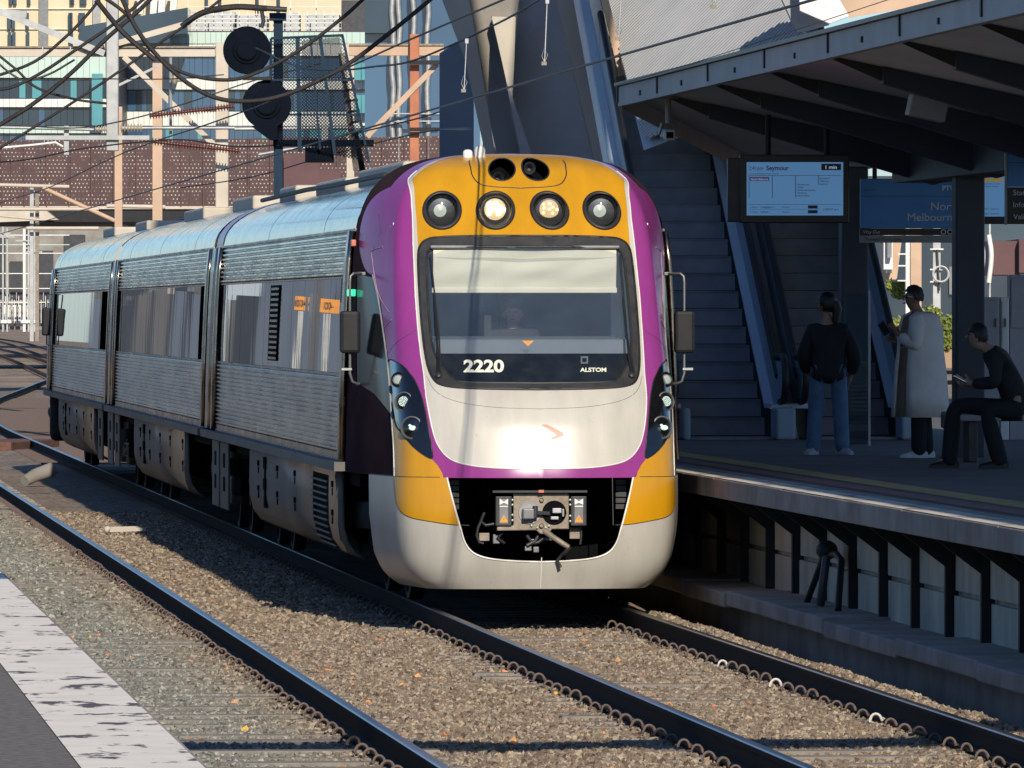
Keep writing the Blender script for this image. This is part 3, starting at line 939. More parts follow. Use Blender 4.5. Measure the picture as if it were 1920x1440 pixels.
# lettering on the nose: every vertex of the text is laid on the curved glass
def text_mesh(txt, size=1.0, bold=.0, align='LEFT', shear=0):
    c = bpy.data.curves.new('lettering', 'FONT'); c.body = txt; c.size = size; c.align_x = align; c.offset = bold; c.resolution_u = 4; c.shear = shear
    o = bpy.data.objects.new('lettering', c)
    COL.objects.link(o)
    dg = bpy.context.evaluated_depsgraph_get()
    me = bpy.data.meshes.new_from_object(o.evaluated_get(dg))
    bpy.data.objects.remove(o)
    return me
def text_pts(txt, size=1.0, bold=0.0, align='LEFT', shear=0):
    me = text_mesh(txt, size, bold, align, shear)
    vs = [tuple(v.co) for v in me.vertices]; fs = [tuple(p.vertices) for p in me.polygons]
    bpy.data.meshes.remove(me)
    return vs, fs
def fit_text(txt, u0, u1, vb, vt, bold=0.0):
    vs, fs = text_pts(txt, 1.0, bold)
    x0 = min(v[0] for v in vs); x1 = max(v[0] for v in vs); y0 = min(v[1] for v in vs); y1 = max(v[1] for v in vs)
    return [(u0 + (v[0] - x0) / (x1 - x0) * (u1 - u0), vb + (v[1] - y0) / (y1 - y0) * (vt - vb)) for v in vs], fs
def nose_text(txt, u0, u1, vb, vt, mat, name, parent, bold=.02, off=.004):
    ps, fs = fit_text(txt, u0, u1, vb, vt, bold)
    vs = []
    for u, v in ps:
        a = inv(u, v); vs.append(on(a[0], a[1], off - .012))
    return MB().add(vs, fs).build(name, mat, parent)
nose_text('2220', 869, 945, 697, 673, M['digits'], 'fleet_number', SH['number_band'], .035)
nose_text('ALSTOM', 1088, 1137, 696, 688, M['digits'], 'maker_lettering', SH['number_band'], .03)
def nose_poly(pts, mat, name, parent, off=.004):
    vs = [on(*inv(u, v), off) for u, v in pts]
    return MB().add(vs, [tuple(range(len(vs)))]).build(name, mat, parent)
nose_poly([(1089, 667), (1103, 667), (1103, 681), (1089, 681)], M['cab_desk'], 'sensor_plate', SH['number_band'], -.006)
nose_poly([(1092, 671), (1100, 671), (1100, 678), (1092, 678)], M['band_black'], 'sensor_eye', SH['number_band'], -.003)
nose_poly([(1015, 797), (1024, 796), (1057, 812), (1048, 818)], M['red_mark'], 'red_tick_mark', SH['bonnet'], .005)
nose_poly([(1046, 815), (1056, 811), (1056, 817), (1037, 824), (1031, 822)], M['red_mark'], 'red_tick_mark', SH['bonnet'], .006)

# marker lamps in the brow
for (u, v), L, lit in zip([(829, 395), (1129, 395), (929, 395), (1030, 395)], lampl, ('dim', 'dim', 'warm', 'amber')):
    pts = [on(a, b, .002) for a, b in L]
    c = sum(pts, Vector()) / len(pts)
    lu = thing('headlamp', c); lu.parent = front; lu.location = c - wpos(front)
    MB().tube(pts, .021, 10, True).build('bezel', M['rubber'], lu, smooth=60)
    r = .155
    bk = MB()
    rows = [[p + (p - c).normalized() * .004 for p in pts], [Vector((c.x + (p.x - c.x) * .97, c.y + .12 + .02, c.z + (p.z - c.z) * .97)) for p in pts]]
    bk.grid(rows, closed=True); bk.build('housing', M['black_metal'], lu, smooth=40)
    ctr = Vector((c.x, c.y + .07, c.z))
    MB().lathe([(.150, .07), (.145, .03), (.13, .018), (.08, .03), (.0, .034)], ctr, (0, -1, 0), 32, cap=False).build('reflector', M['steel_dark'], lu, smooth=50)
    MB().lathe([(.118, -.045), (.132, -.06), (.138, -.045), (.132, -.035), (.118, -.045)], ctr, (0, 1, 0), 32, cap=False).build('inner_ring', M['black_metal'], lu, smooth=50)
    if lit == 'dim':
        MB().lathe([(.058, .0), (.056, .035), (.0, .045)], ctr - Vector((.015, 0, 0)), (0, -1, 0), 24).build('led_cluster', M['lamp_dim'], lu, smooth=60)
    else:
        leds = MB(); rr = random.Random(3)
        for k in range(7):
            a = k * 2.4 + .5; r8 = .02 + .055 * math.sqrt((k + .6) / 7)
            leds.ball(ctr + Vector((r8 * math.cos(a), -.04, .012 + r8 * .8 * math.sin(a))), .021 if lit == 'warm' else .013, .012, .021 if lit == 'warm' else .013, 8, 6)
        leds.ball(ctr + Vector((0, -.045, .01)), .013, .01, .013, 8, 6)
        leds.build('led', M['lamp_warm' if lit == 'warm' else 'lamp_amber'], lu, smooth=60)
        if lit:
            MB().lathe([(.095 if lit == 'warm' else .085, .03), (.0, .036)], ctr + Vector((0, 0, .01)), (0, -1, 0), 20).build('led_plate', M['lamp_glow'], lu)
    MB().lathe([(.128, .045), (.09, .062), (.0, .072)], ctr, (0, -1, 0), 28, cap=False).build('lens', M['lens'], lu, smooth=60)
for s_, L in zip((-1, 1), horn):
    pts = [on(a, b, .001) for a, b in L]; c = sum(pts, Vector()) / len(pts)
    h_ = thing('horn_port', c); h_.parent = front; h_.location = c - wpos(front)
    MB().tube(pts, .007, 8, True).build('rim', M['rubber'], h_, smooth=60)
    MB().grid([pts, [p + Vector((0, .30, -.02)) for p in pts]], closed=True).build('tunnel', M['dark_void'], h_, smooth=50)
    MB().add([p + Vector((0, .30, -.02)) for p in pts], [tuple(range(len(pts)))]).build('back', M['dark_void'], h_)
    o_ = c + (Vector((-.04, .12, .01)) if s_ > 0 else Vector((-.03, .12, -.075)))
    MB().lathe([(.0, .02), (.02, .02), (.022, .06), (.052, .085), (.058, .05), (.04, -.02), (.03, -.12)], o_, (0, -1, 0), 18).build('horn', M['steel_dark'], h_, smooth=50)
# headlights in the pods
PODL = [((747, 712), .055, 'dim'), ((757, 753), .068, 'cool'), ((772, 802), .080, 'cool')]
for s_ in (-1, 1):
    for (u, v), r, lit in PODL:
        a, b = inv(u, v); a = a if s_ < 0 else -a
        c = on(a, b); n = (nrm(a, b) + Vector((0, -1.2, 0))).normalized()
        hl = thing('headlight', c); hl.parent = front; hl.location = c - wpos(front)
        MB().lathe([(r * 1.25, -.02), (r * 1.25, .008), (r * 1.12, .014), (r * 1.05, .006), (r * 1.02, -.01)], c, n, 28).build('bezel', M['steel_grey' if r > .06 else 'black_metal'], hl, smooth=40)
        MB().lathe([(r, .0), (r * .9, .006), (0, .01)], c, n, 24).build('reflector', M['pod_black'], hl, smooth=40)
        if r > .07:
            mb = MB(); mb.ball(c + n * .014 + Vector((.012, 0, -.004)), .034, .015, .022, 10, 8); mb.ball(c + n * .014 + Vector((-.012, 0, .018)), .014, .01, .011, 8, 6)
            mb.build('lamp', M['lamp_cool'], hl, smooth=60)
        elif r > .06:
            mb = MB(); x = n.orthogonal().normalized(); y = n.cross(x)
            for ring, cnt in ((.0, 1), (.014, 6), (.027, 12), (.039, 18)):
                for k in range(cnt):
                    an = 2 * math.pi * k / cnt
                    mb.ball(c + n * .012 + x * ring * math.cos(an) + y * ring * math.sin(an), .0055, n=6, m=4)
            mb.build('led', M['lamp_cool'], hl)
        else:
            MB().lathe([(r * .72, .008), (r * .68, .014), (0, .02)], c, n, 20).build('lamp', M['lamp_dim'], hl, smooth=60)
            MB().lathe([(r * .74, .008), (r * .8, .02), (r * .86, .008)], c, n, 24, cap=False).build('ring', M['galvanised'], hl, smooth=60)
        MB().lathe([(r * 1.03, .012), (r * .6, .026), (0, .03)], c, n, 24, cap=False).build('lens', M['lens'], hl, smooth=60)

# cab interior
cab = thing('cab_interior', (0, 2, 2)); cab.parent = front; cab.location = Vector((0, 2, 2)) - wpos(front)
MB().box(-1.12, 1.12, 3.0, 3.05, 1.9, 3.45).build('bulkhead', M['cab_wall'], cab)
MB().box(-.02, .0, 2.99, 2.999, 1.9, 3.3).build('door_joint', M['gasket'], cab)
MB().box(-1.12, 1.12, 1.95, 3.0, 3.30, 3.33).build('ceiling', M['cab_wall'], cab)
MB().box(-1.14, -1.12, 2.0, 3.0, 1.9, 3.3).build('side_lining', M['cab_wall'], cab)
MB().box(1.12, 1.14, 2.0, 3.0, 1.9, 3.3).build('side_lining', M['cab_wall'], cab)
MB().box(-1.12, 1.12, 1.2, 3.0, 1.85, 1.9).build('cab_floor', M['black_metal'], cab)
MB().prism([(.93, 2.02), (1.06, 2.315), (1.55, 2.34), (1.55, 2.02)], lambda p, q, t_: (t_, p, q), -.86, .86).build('desk', M['cab_desk'], cab, bevel=.01)
MB().box(-.36, -.30, 1.5, 1.56, 2.3, 2.52).build('control_stalk', M['black_metal'], cab)
rows = []
for i in range(13):
    zt = i / 12.0
    r_ = []
    for k in range(41):
        x = -.80 + 1.60 * k / 40
        fold = .016 * math.sin(6 * abs(x) * (1 - .5 * zt) + 9 * zt * (1 - abs(x))) + .01 * math.sin(11 * x + 7 * zt)
        r_.append((x, 1.56 + fold * math.sin(math.pi * min(1, zt * 1.1)) + .02 * zt, 3.09 - .33 * zt - .012 * (1 - (x / .8) ** 2) * zt))
    rows.append(r_)
bl = MB().grid(rows).build('sun_blind', M['blind'], cab, smooth=80)
MB().box(-.81, .81, 1.57, 1.60, 2.715, 2.762).build('blind_rail', M['blind'], cab, bevel=.008)
MB().box(-.83, .83, 1.53, 1.58, 3.10, 3.13).build('blind_roller', M['steel_grey'], cab, bevel=.01)
nv = W(990, 643, 73.1) - TXV
MB().add([nv + Vector((-.05, 0, .02)), nv + Vector((.0, -.01, .026)), nv + Vector((.05, 0, .02)), nv + Vector((.0, 0, -.028))], [(0, 3, 2, 1)]).build('orange_tag', M['warn_orange'], cab)

# wipers, mirrors, roof domes
for s_ in (-1, 1):
    a = [inv(*x) for x in ((823, 707), (822, 640), (815, 560), (808, 482))]
    a = [((p if s_ < 0 else -p), q) for p, q in a]
    wp = thing('wiper', on(*a[0])); wp.parent = front; wp.location = on(*a[0]) - wpos(front)
    P = [on(p, q, .03) for p, q in a]
    MB().tube([P[0], P[1] * .5 + P[0] * .5, P[2]], [.014, .012, .006], 6).build('arm', M['black_metal'], wp, smooth=50)
    MB().tube([P[0] + Vector((.02, 0, .02)), P[1] + Vector((.012, 0, 0)), P[3]], .008, 6).build('blade', M['rubber'], wp, smooth=50)
    MB().lathe([(.03, -.01), (.03, .03), (.015, .045)], on(*a[0]), nrm(*a[0]), 14).build('pivot', M['steel_dark'], wp, smooth=40)
    x, y = 1.475 * s_, 2.25
    mr = thing('wing_mirror', (x, y, 2.4)); mr.parent = front; mr.location = Vector((x, y, 2.4)) - wpos(front)
    zz = lambda v: 2.55 - (v - HZ) * 74.75 / FPX
    yb = 2.62
    MB().box(x - .088, x + .088, y - .05, y + .08, zz(662), zz(583)).build('mirror_shell', M['mirror_black'] if 'mirror_black' in M else M['black_metal'], mr, bevel=.028)
    bx = 1.30 * s_
    MB().tube([(bx, yb, zz(513)), (x - .03 * s_, y + .02, zz(513)), (x - .005 * s_, y + .01, zz(518)), (x, y + .01, zz(530)), (x, y + .01, zz(590))], .012, 8).build('arm', M['steel_grey'], mr, smooth=50)
    MB().tube([(x, y + .01, zz(655)), (x, y + .01, zz(700)), (x - .02 * s_, y + .01, zz(715)), (x - .06 * s_, y + .02, zz(719)), (bx, yb, zz(722))], .012, 8).build('arm', M['steel_grey'], mr, smooth=50)
    MB().cbox((bx + .05 * s_, yb - .1, zz(513)), .10, .1, .03).build('bracket', M['steel_grey'], mr, bevel=.006)
    MB().cbox((bx + .05 * s_, yb - .1, zz(721)), .10, .1, .03).build('bracket', M['steel_grey'], mr, bevel=.006)
    MB().cbox((x + .03 * s_, y, zz(692)), .09, .03, .02).build('clamp', M['galvanised'], mr)
for (u, v, r, h) in ((877, 291, .042, .05), (900, 291, .046, .085)):
    c = W(u, v, 75.0) - TXV
    MB().lathe([(r, -.05), (r, h * .55), (r * .8, h * .85), (r * .4, h), (0, h * 1.02)], c, (0, 0, 1), 20).build('roof_dome', M['white_paint'], front, smooth=60)

# coupler bay
cb = thing('coupler', (0, .4, .75)); cb.parent = front; cb.location = Vector((0, .4, .75)) - wpos(front)
bay = MB()
bay.box(-.98, .98, 1.33, 1.38, .25, 1.2); bay.box(-.98, .98, .42, 1.35, 1.17, 1.2); bay.box(-.98, .98, .42, 1.35, .25, .28); bay.box(-.98, -.95, .42, 1.35, .28, 1.17); bay.box(.95, .98, .42, 1.35, .28, 1.17)
bay.build('bay_lining', M['dark_void'], front)
for s_ in (-1, 1):
    for k in range(5):
        MB().box(s_ * .72 - .045, s_ * .72 + .045, .40, .43, 1.07 - k * .052, 1.11 - k * .052).build('bay_louvre', M['steel_dark'], front)
cz = lambda v: 2.55 - (v - HZ) * 72.55 / FPX
cxm = lambda u: (u - 1013) / 219.8
yc = .18
pl_ = [(cxm(932), cz(996)), (cxm(932), cz(988)), (cxm(963), cz(986)), (cxm(963), cz(925)), (cxm(1068), cz(925)), (cxm(1068), cz(993)), (cxm(1036), cz(993)), (cxm(1030), cz(1002)), (cxm(1014), cz(1002)), (cxm(1006), cz(995))]
MB().prism([(a, b) for a, b in pl_], lambda p, q, t_: (p, t_, q), yc, yc + .12).build('face_plate', M['coupler_steel'], cb, bevel=.008)
MB().lathe([(.098, -.004), (.096, -.012), (.07, -.004), (.0, .0)], (cxm(994), yc, cz(962)), (0, 1, 0), 28).build('cone', M['concrete_grey'], cb, smooth=30)
MB().cbox((cxm(990), yc - .05, cz(964)), .10, .09, .09).build('hook', M['steel_grey'], cb, bevel=.01)
MB().lathe([(.022, -.05), (.024, .05)], (cxm(1003), yc - .06, cz(960)), (0, 0, 1), 12).build('hook_pin', M['steel_dark'], cb, smooth=40)
MB().bar((cxm(1003), yc - .06, cz(961)), (cxm(1030), yc - .03, cz(963)), .03, .03).build('link', M['steel_dark'], cb)
MB().lathe([(.104, -.006), (.101, -.010), (.0, -.010)], (cxm(1040), yc, cz(962)), (0, 1, 0), 28).build('cup', M['dark_void'], cb, smooth=30)
mb = MB(); mb.cbox((cxm(1044), yc - .04, cz(958)), .08, .05, .045); mb.cbox((cxm(1040), yc - .03, cz(972)), .07, .04, .03); mb.cbox((cxm(1056), yc - .03, cz(962)), .018, .04, .07)
mb.build('latch', M['galvanised'], cb, bevel=.008)
for u, v, r in ((1016, 938, .02), (1016, 986, .022)):
    MB().lathe([(r, -.02), (r * .7, -.028), (r * .6, -.012), (0, -.012)], (cxm(u), yc, cz(v)), (0, 1, 0), 14).build('bolt', M['coupler_steel'], cb, smooth=30)
mb = MB()
for u, v in ((997, 986), (1008, 990), (1024, 990), (1030, 987), (961, 938), (961, 947), (961, 966), (961, 976), (1070, 938), (1070, 947), (1070, 968), (1070, 978)):
    mb.lathe([(.011, 0), (.009, -.02), (0, -.022)], (cxm(u), yc, cz(v)), (0, 1, 0), 8)
mb.build('bolt', M['galvanised'], cb, smooth=40)
MB().box(cxm(923), cxm(1101), yc - .06, yc + .2, cz(924), cz(920)).build('top_shelf', M['steel_dark'], cb)
MB().box(cxm(1009), cxm(1019), yc - .075, yc - .06, cz(924), cz(919)).build('red_tab', M['red_mark'], cb)
for u0, u1 in ((929, 960), (1071, 1101)):
    eb = MB().box(cxm(u0), cxm(u1), yc - .02, yc + .12, cz(987), cz(931)).build('electric_box', M['steel_dark'], cb, bevel=.008)
    um = (u0 + u1) / 2
    MB().box(cxm(um - 8), cxm(um + 8), yc - .024, yc - .02, cz(982), cz(936)).build('box_panel', M['steel_grey'], eb)
    mb = MB(); yy = yc - .029
    P2 = lambda u, v: (cxm(u), yy, cz(v))
    mb.add([P2(um - 8, 935), P2(um, 941), P2(um + 8, 935), P2(um + 8, 947), P2(um, 943), P2(um - 8, 947)], [(0, 5, 4, 1), (1, 4, 3, 2)])
    mb.add([P2(um - 8, 949), P2(um - 8, 951), P2(um + 8, 951), P2(um + 8, 949)], [(0, 1, 2, 3)])
    mb.build('bow_emblem', M['white_paint'], eb)
    MB().add([P2(um - 8, 980), P2(um + 8, 980), P2(um, 966)], [(0, 1, 2)]).build('warning_triangle', M['warn_orange'], eb)
    yy = yc - .032
    MB().add([P2(um - 1.6, 977), P2(um + .4, 973), P2(um - .6, 973), P2(um + 1.2, 969), P2(um + .6, 972.2), P2(um + 1.8, 972.2)], [(0, 1, 2), (2, 5, 4, 3)]).build('warning_mark', M['sign_black'], eb)
MB().tube([(cxm(1022), yc + .02, cz(996)), (cxm(1034), yc - .04, cz(1006)), (cxm(1066), yc - .08, cz(1027))], [.030, .026, .024], 10).build('air_pipe', M['coupler_steel'], cb, smooth=50)
MB().tube([(cxm(1068), yc - .08, cz(1026)), (cxm(1060), yc - .07, cz(1036)), (cxm(1052), yc - .02, cz(1044)), (cxm(1042), yc - .17, cz(1052)), (cxm(1048), yc - .19, cz(1063))], [.02, .02, .017, .016, .016], 8).build('air_pipe', M['steel_dark'], cb, smooth=50)
for pts, r in (([(905, 975), (898, 990), (895, 1005), (900, 1018), (908, 1020)], .012), ([(930, 983), (912, 986), (903, 978), (910, 962)], .014), ([(945, 998), (935, 1010), (948, 1020)], .014), ([(990, 1005), (1000, 1020), (1012, 1018), (1022, 1010)], .016), ([(1092, 988), (1093, 1005), (1091, 1022)], .011), ([(1015, 1000), (1006, 1016), (990, 1024)], .018)):
    MB().tube([(cxm(u), yc + .08, cz(v)) for u, v in pts], r, 8).build('hose', M['steel_dark'], cb, smooth=50)
for u, v, w_, h_ in ((910, 1008, .09, .07), (933, 1012, .06, .08), (993, 1030, .06, .04), (1008, 1032, .05, .05), (1082, 1001, .10, .10), (1000, 1014, .05, .02), (1030, 1012, .07, .03)):
    MB().cbox((cxm(u), yc + .12, cz(v)), w_, .05, h_).build('fitting', M['coupler_steel' if w_ > .08 else 'steel_grey'], cb, bevel=.006)
# ------------------------------------------------------------------ the railcars behind the nose
def bw(z): return lerp_table(WZd, z) * W0
def rib_profile(z0, z1, n, amp):
    pr = []
    for i in range(n):
        a = z0 + (z1 - z0) * i / n; h = (z1 - z0) / n
        for f, o in ((0.0, 0.0), (.10, .35), (.3, 1.0), (.6, 1.0), (.8, .4), (.9, 0.0)):
            z = a + h * f; pr.append((bw(z) + amp * o - .004, z))
    pr.append((bw(z1) - .004, z1))
    return pr
def side_sheet(pr, s, y0, y1, ny=1):
    rows = []
    for i in range(ny + 1):
        y = y0 + (y1 - y0) * i / ny
        rows.append([(s * x, y, z) for x, z in pr])
    if s < 0: rows.reverse()
    return MB().grid(rows)
ROOFP = [3.27, 3.32, 3.38, 3.45, 3.52, 3.58, 3.64, 3.69, 3.73, 3.77, 3.80, 3.825, 3.845, 3.858, 3.866]
def roof_x(z):
    # body roof: the same shoulder as the nose with a lower crown
    return max(0, bw(3.27)) * max(0.0, 1 - ((z - 3.27) / .596) ** 2.3) ** (1 / 1.9)
SK = [(1.405, 1.13), (1.41, .85), (1.405, .62), (1.37, .47), (1.29, .36), (1.17, .30)]
def sk_at(z):
    for i in range(len(SK) - 1):
        if SK[i + 1][1] <= z: 
            a, b = SK[i], SK[i + 1]; return a[0] + (b[0] - a[0]) * (a[1] - z) / (a[1] - b[1])
    return SK[-1][0]
def skirt_panel(car, s, y0, y1, louvre=None):
    rows = [[(s * x, y, z) for x, z in SK] for y in (y0, y1)]
    if s < 0: rows.reverse()
    o = MB().grid(rows).build('skirt_panel', M['underframe'], car, smooth=50)
    sol = o.modifiers.new('thickness', 'SOLIDIFY'); sol.thickness = .03
    n = max(2, int((y1 - y0) / 2.4))
    if s < 0:
        rr = random.Random(int(y0 * 10))
        for i in range(n):
            y = y0 + (y1 - y0) * (i + .35 + rr.uniform(-.12, .12)) / n
            for z in (.98, .72):
                x = sk_at(z)
                MB().cbox((s * (x + .006), y, z), .022, .12, .055).build('skirt_latch', M['dark_void'], o)
                MB().cbox((s * (x + .004), y + .03, z - .07), .012, .06, .07).build('skirt_latch', M['dark_void'], o)
        yv = y0 + (y1 - y0) * .72
        for y_ in ((y0 + (y1 - y0) * .78,) if louvre is None else (y0 + (y1 - y0) * .80,)):
            for z in (1.0, .78, .6):
                MB().cbox((s * (sk_at(z) + .006), y_, z), .03, .28, .12).build('skirt_hinge', M['dark_void'], o)
            MB().cbox((s * (sk_at(.8) + .004), y_, .80), .02, .09, .5).build('skirt_hinge', M['dark_void'], o)
        if louvre:
            MB().prism([(sk_at(1.05) + .002, 1.05), (sk_at(.85) + .002, .85), (sk_at(.62) + .002, .62), (sk_at(.47) + .002, .47), (sk_at(.37) + .003, .37), (sk_at(.37) - .02, .36), (1.36, .6), (1.38, 1.05)], lambda p, q, t_: (s * p, t_, q), louvre[0], louvre[1]).build('louvre_frame', M['dark_void'], o)
            for k in range(11):
                z = .40 + k * .059
                MB().cbox((s * (sk_at(z) + .010), (louvre[0] + louvre[1]) / 2, z), .02, louvre[1] - louvre[0] - .1, .018).build('louvre_slat', M['underframe'], o)
    return o
def bogie(car, yc):
    b = thing('bogie', (0, yc, .4)); b.parent = car; b.location = Vector((0, yc, .4)) - wpos(car)
    for s in (-1, 1):
        MB().box(s * 1.08 - .07, s * 1.08 + .07, yc - 1.75, yc + 1.75, .44, .66).build('side_frame', M['black_metal'], b, bevel=.03)
        MB().lathe([(.17, -.12), (.19, 0), (.17, .12)], (s * 1.1, yc, .72), (0, 0, 1), 16).build('air_spring', M['rubber'], b, smooth=40)
        for dy in (-1.2, 1.2):
            MB().lathe([(.44, -.07), (.46, -.05), (.455, .06), (.40, .065), (.38, .02), (.16, .03), (.15, .07), (0, .07)], (s * .83, yc + dy, .455), (s, 0, 0), 28).build('wheel', M['black_metal'], b, smooth=35)
            MB().lathe([(.13, .0), (.13, .12), (.10, .15), (0, .15)], (s * 1.0, yc + dy, .46), (s, 0, 0), 16).build('axle_box', M['steel_grey'], b, smooth=35)
            MB().tube([(s * 1.12, yc + dy + .3 + .025 * math.sin(k), .70 - .0 * k) if k == 0 else (s * (1.12 + .05 * math.cos(k * 1.3)), yc + dy + .3 + .05 * math.sin(k * 1.3), .70 - .02 * k) for k in range(14)], .015, 6).build('spring', M['steel_dark'], b, smooth=60)
    MB().tube([(-.8, yc - 1.2, .46), (.8, yc - 1.2, .46)], .08, 12).build('axle', M['steel_dark'], b, smooth=40)
    MB().tube([(-.8, yc + 1.2, .46), (.8, yc + 1.2, .46)], .08, 12).build('axle', M['steel_dark'], b, smooth=40)
    return b
def car_body(car, y0, y1, panes, panel, smalls, bog, louvre=None, slot_span=None, front_nose=False, pane_mats=None):
    """stainless sides from y0 (nearest the camera) to y1"""
    ra, rb = y0 + .38, y1 - 1.5          # ribbed field
    for s in (-1, 1):
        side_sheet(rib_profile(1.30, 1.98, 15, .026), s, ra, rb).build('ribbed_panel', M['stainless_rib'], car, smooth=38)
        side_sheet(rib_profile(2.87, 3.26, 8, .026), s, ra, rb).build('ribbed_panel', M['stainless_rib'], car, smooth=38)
        # end stiles, belt rails and sill
        for a, b in ((y0 + .01, ra - .002), (rb + .002, rb + .42), (rb + .46, y1)):
            pr = [(bw(1.24) + .012, 1.24), (bw(2.0) + .012, 2.0), (bw(2.6) + .012, 2.6), (bw(3.0) + .012, 3.0), (bw(3.265) + .010, 3.265)]
            st = side_sheet(pr, s, a, b); o = st.build('end_stile', M['stainless_frame'], car, smooth=40)
            m_ = o.modifiers.new('thickness', 'SOLIDIFY'); m_.thickness = .04
        for za, zb in ((1.225, 1.298), (1.982, 2.0), (2.852, 2.868)):
            a = bw((za + zb) / 2)
            MB().box(s * a - .012, s * a + .014, ra, rb, za, zb).build('belt_rail', M['stainless_frame'], car)
        a = bw(1.2)
        MB().box(s * a - .1, s * a - .004, y0, y1, 1.14, 1.222).build('solebar', M['underframe'], car)
        MB().box(s * (bw(3.27)) - .015, s * bw(3.27) + .022, y0 + .01, y1 - .01, 3.262, 3.292).build('gutter', M['stainless_frame'], car, bevel=.006)
        # flush window band
        for i in range(len(panes) - 1):
            a, b = panes[i] + .012, panes[i + 1] - .012
            m_ = M['side_glass'] if pane_mats is None else M[pane_mats[i % len(pane_mats)]]
            pr = [(bw(2.003), 2.003), (bw(2.2), 2.2), (bw(2.5), 2.5), (bw(2.85), 2.85)]
            side_sheet(pr, s, a, b).build('window_pane', m_, car, smooth=40)
        if slot_span and s < 0:
            v_ = MB().prism([(-bw(2.06) - .012, 2.06), (-bw(2.45) - .012, 2.45), (-bw(2.82) - .012, 2.82), (-bw(2.82) + .03, 2.82), (-bw(2.06) + .03, 2.06)], lambda p, q, t_: (p, t_, q), slot_span[0], slot_span[1]).build('slotted_strip', M['dark_void'], car)  # dark ladder-like strip with pale slats on the window band
            for k in range(14):
                z = 2.075 + k * .0535
                MB().box(-bw(z) - .022, -bw(z) - .008, slot_span[0] + .06, slot_span[1] - .25, z, z + .024).build('strip_slat', M['stainless_frame'], v_)
        skirt_panel(car, s, panel[0], panel[1], louvre)
        for a, b in smalls:
            o = MB().box(s * 1.40 - .02, s * 1.40 + .005, a, b, .36, 1.10).build('end_plate', M['underframe'], car, bevel=.01)
            for z in (.92, .66):
                MB().box(s * 1.405 - .02, s * 1.405 + .014, a + (b - a) * .35, a + (b - a) * .6, z - .1, z + .06).build('slot', M['dark_void'], o)
    core = MB(); core.box(-1.33, 1.33, y0 + .02, y1 - .02, 1.0, 3.2)
    core.build('added_light_blocker', M['dark_void'], car)  # unseen dark box added inside the car to block light
    MB().box(-1.0, 1.0, panel[0] - 2, panel[1] + 2, .42, 1.0).build('underfloor_equipment', M['black_metal'], car, bevel=.05)
    # roof
    ny = 10; rows = []
    prof = [(-roof_x(z), z) for z in ROOFP] + [(roof_x(z), z) for z in reversed(ROOFP)]
    prof[0] = (-bw(3.27) - .004, 3.285); prof[-1] = (bw(3.27) + .004, 3.285)
    for i in range(ny + 1):
        y = y0 + (y1 - y0) * i / ny; rows.append([(x, y, z) for x, z in prof])
    rows.reverse()
    MB().grid(rows).build('roof', M['stainless_roof'], car, smooth=60)
    rj = MB()
    k = y0 + 4.1
    while k < y1 - 1:
        rj.tube([(x, k, z - .001) for x, z in prof[:14]], .003, 5); k += 8.2
    rj.build('roof_joint', M['stainless_roof'], car)
    for a, b in bog: bogie(car, (a + b) / 2)
def end_wall(car, y, face):
    MB().box(-1.36, 1.36, y - .02, y + .02, 1.05, 3.3).build('end_wall', M['black_metal'], car)
def yu(u): return (5.40 * 16017 / (u + 510) - .0917 * 5.4) / CT - 72.17
MB().box(-.9, .9, 2.99, 3.03, .25, 3.6).build('cab_bulkhead', M['dark_void'], front)
P1 = [yu(u) for u in (628, 600, 575, 552, 530, 508)] + [yu(490), yu(480), yu(460), yu(437), yu(418), yu(398)]
car_body(front, 3.0, 24.5, P1, (yu(628) + .6, yu(450)), ((yu(412), yu(398)), (yu(395), yu(383))), ((2.8, 6.0), (18.4, 21.4)), (yu(596), yu(567)), (yu(507), yu(491)))
end_wall(front, 24.5, 1)
# purple band over the rear end of the leading car
prof = [(-roof_x(z) - .006, z + .004) for z in ROOFP] + [(roof_x(z) + .006, z + .004) for z in reversed(ROOFP)]
MB().grid([[(x, 24.46, z) for x, z in prof], [(x, 23.3, z) for x, z in prof]]).build('purple_band', M['purple_shell'], front, smooth=60)
for s in (-1, 1):
    pr = [(bw(z) + .016, z) for z in (1.3, 2.0, 2.6, 3.0, 3.26)]
    side_sheet(pr, s, 23.75, 24.47).build('purple_band', M['purple_shell'], front, smooth=60)
mid = thing('railcar', (0, 37, 0), 'middle railcar with plain ribbed stainless side between two purple ends', 'railcar', 'railcars of the train')
car_body(mid, 25.1, 49.5, [yu(u) for u in (360, 343, 330, 316, 305, 296, 285, 272, 262, 252, 243, 233, 224, 214, 203)], (yu(335), yu(237)), ((yu(211), yu(203)), (yu(199), yu(190))), ((25.6, 28.8), (43.8, 46.8)))
end_wall(mid, 25.1, -1); end_wall(mid, 49.5, 1)
rear = thing('railcar', (0, 62, 0), 'rearmost railcar of the train with a black mirror at its far end', 'railcar', 'railcars of the train')
car_body(rear, 50.1, 73.0, [yu(u) for u in (178, 168, 158, 150, 143, 136, 128, 119, 108, 98, 90, 84)], (yu(166), yu(98)), ((yu(180), yu(172)),), ((50.8, 54.0), (69.2, 72.4)))
end_wall(rear, 50.1, -1); end_wall(rear, 73.0, 1)
MB().prism([(-1.46, 73.0), (1.46, 73.0), (1.2, 75.0), (.6, 75.7), (-.6, 75.7), (-1.2, 75.0)], lambda p, q, t_: (p, q, t_), .35, 3.2).build('rear_cab', M['black_metal'], rear, bevel=.1)
MB().box(-1.62, -1.47, 72.0, 72.1, 2.15, 2.62).build('wing_mirror', M['black_metal'], rear, bevel=.03)
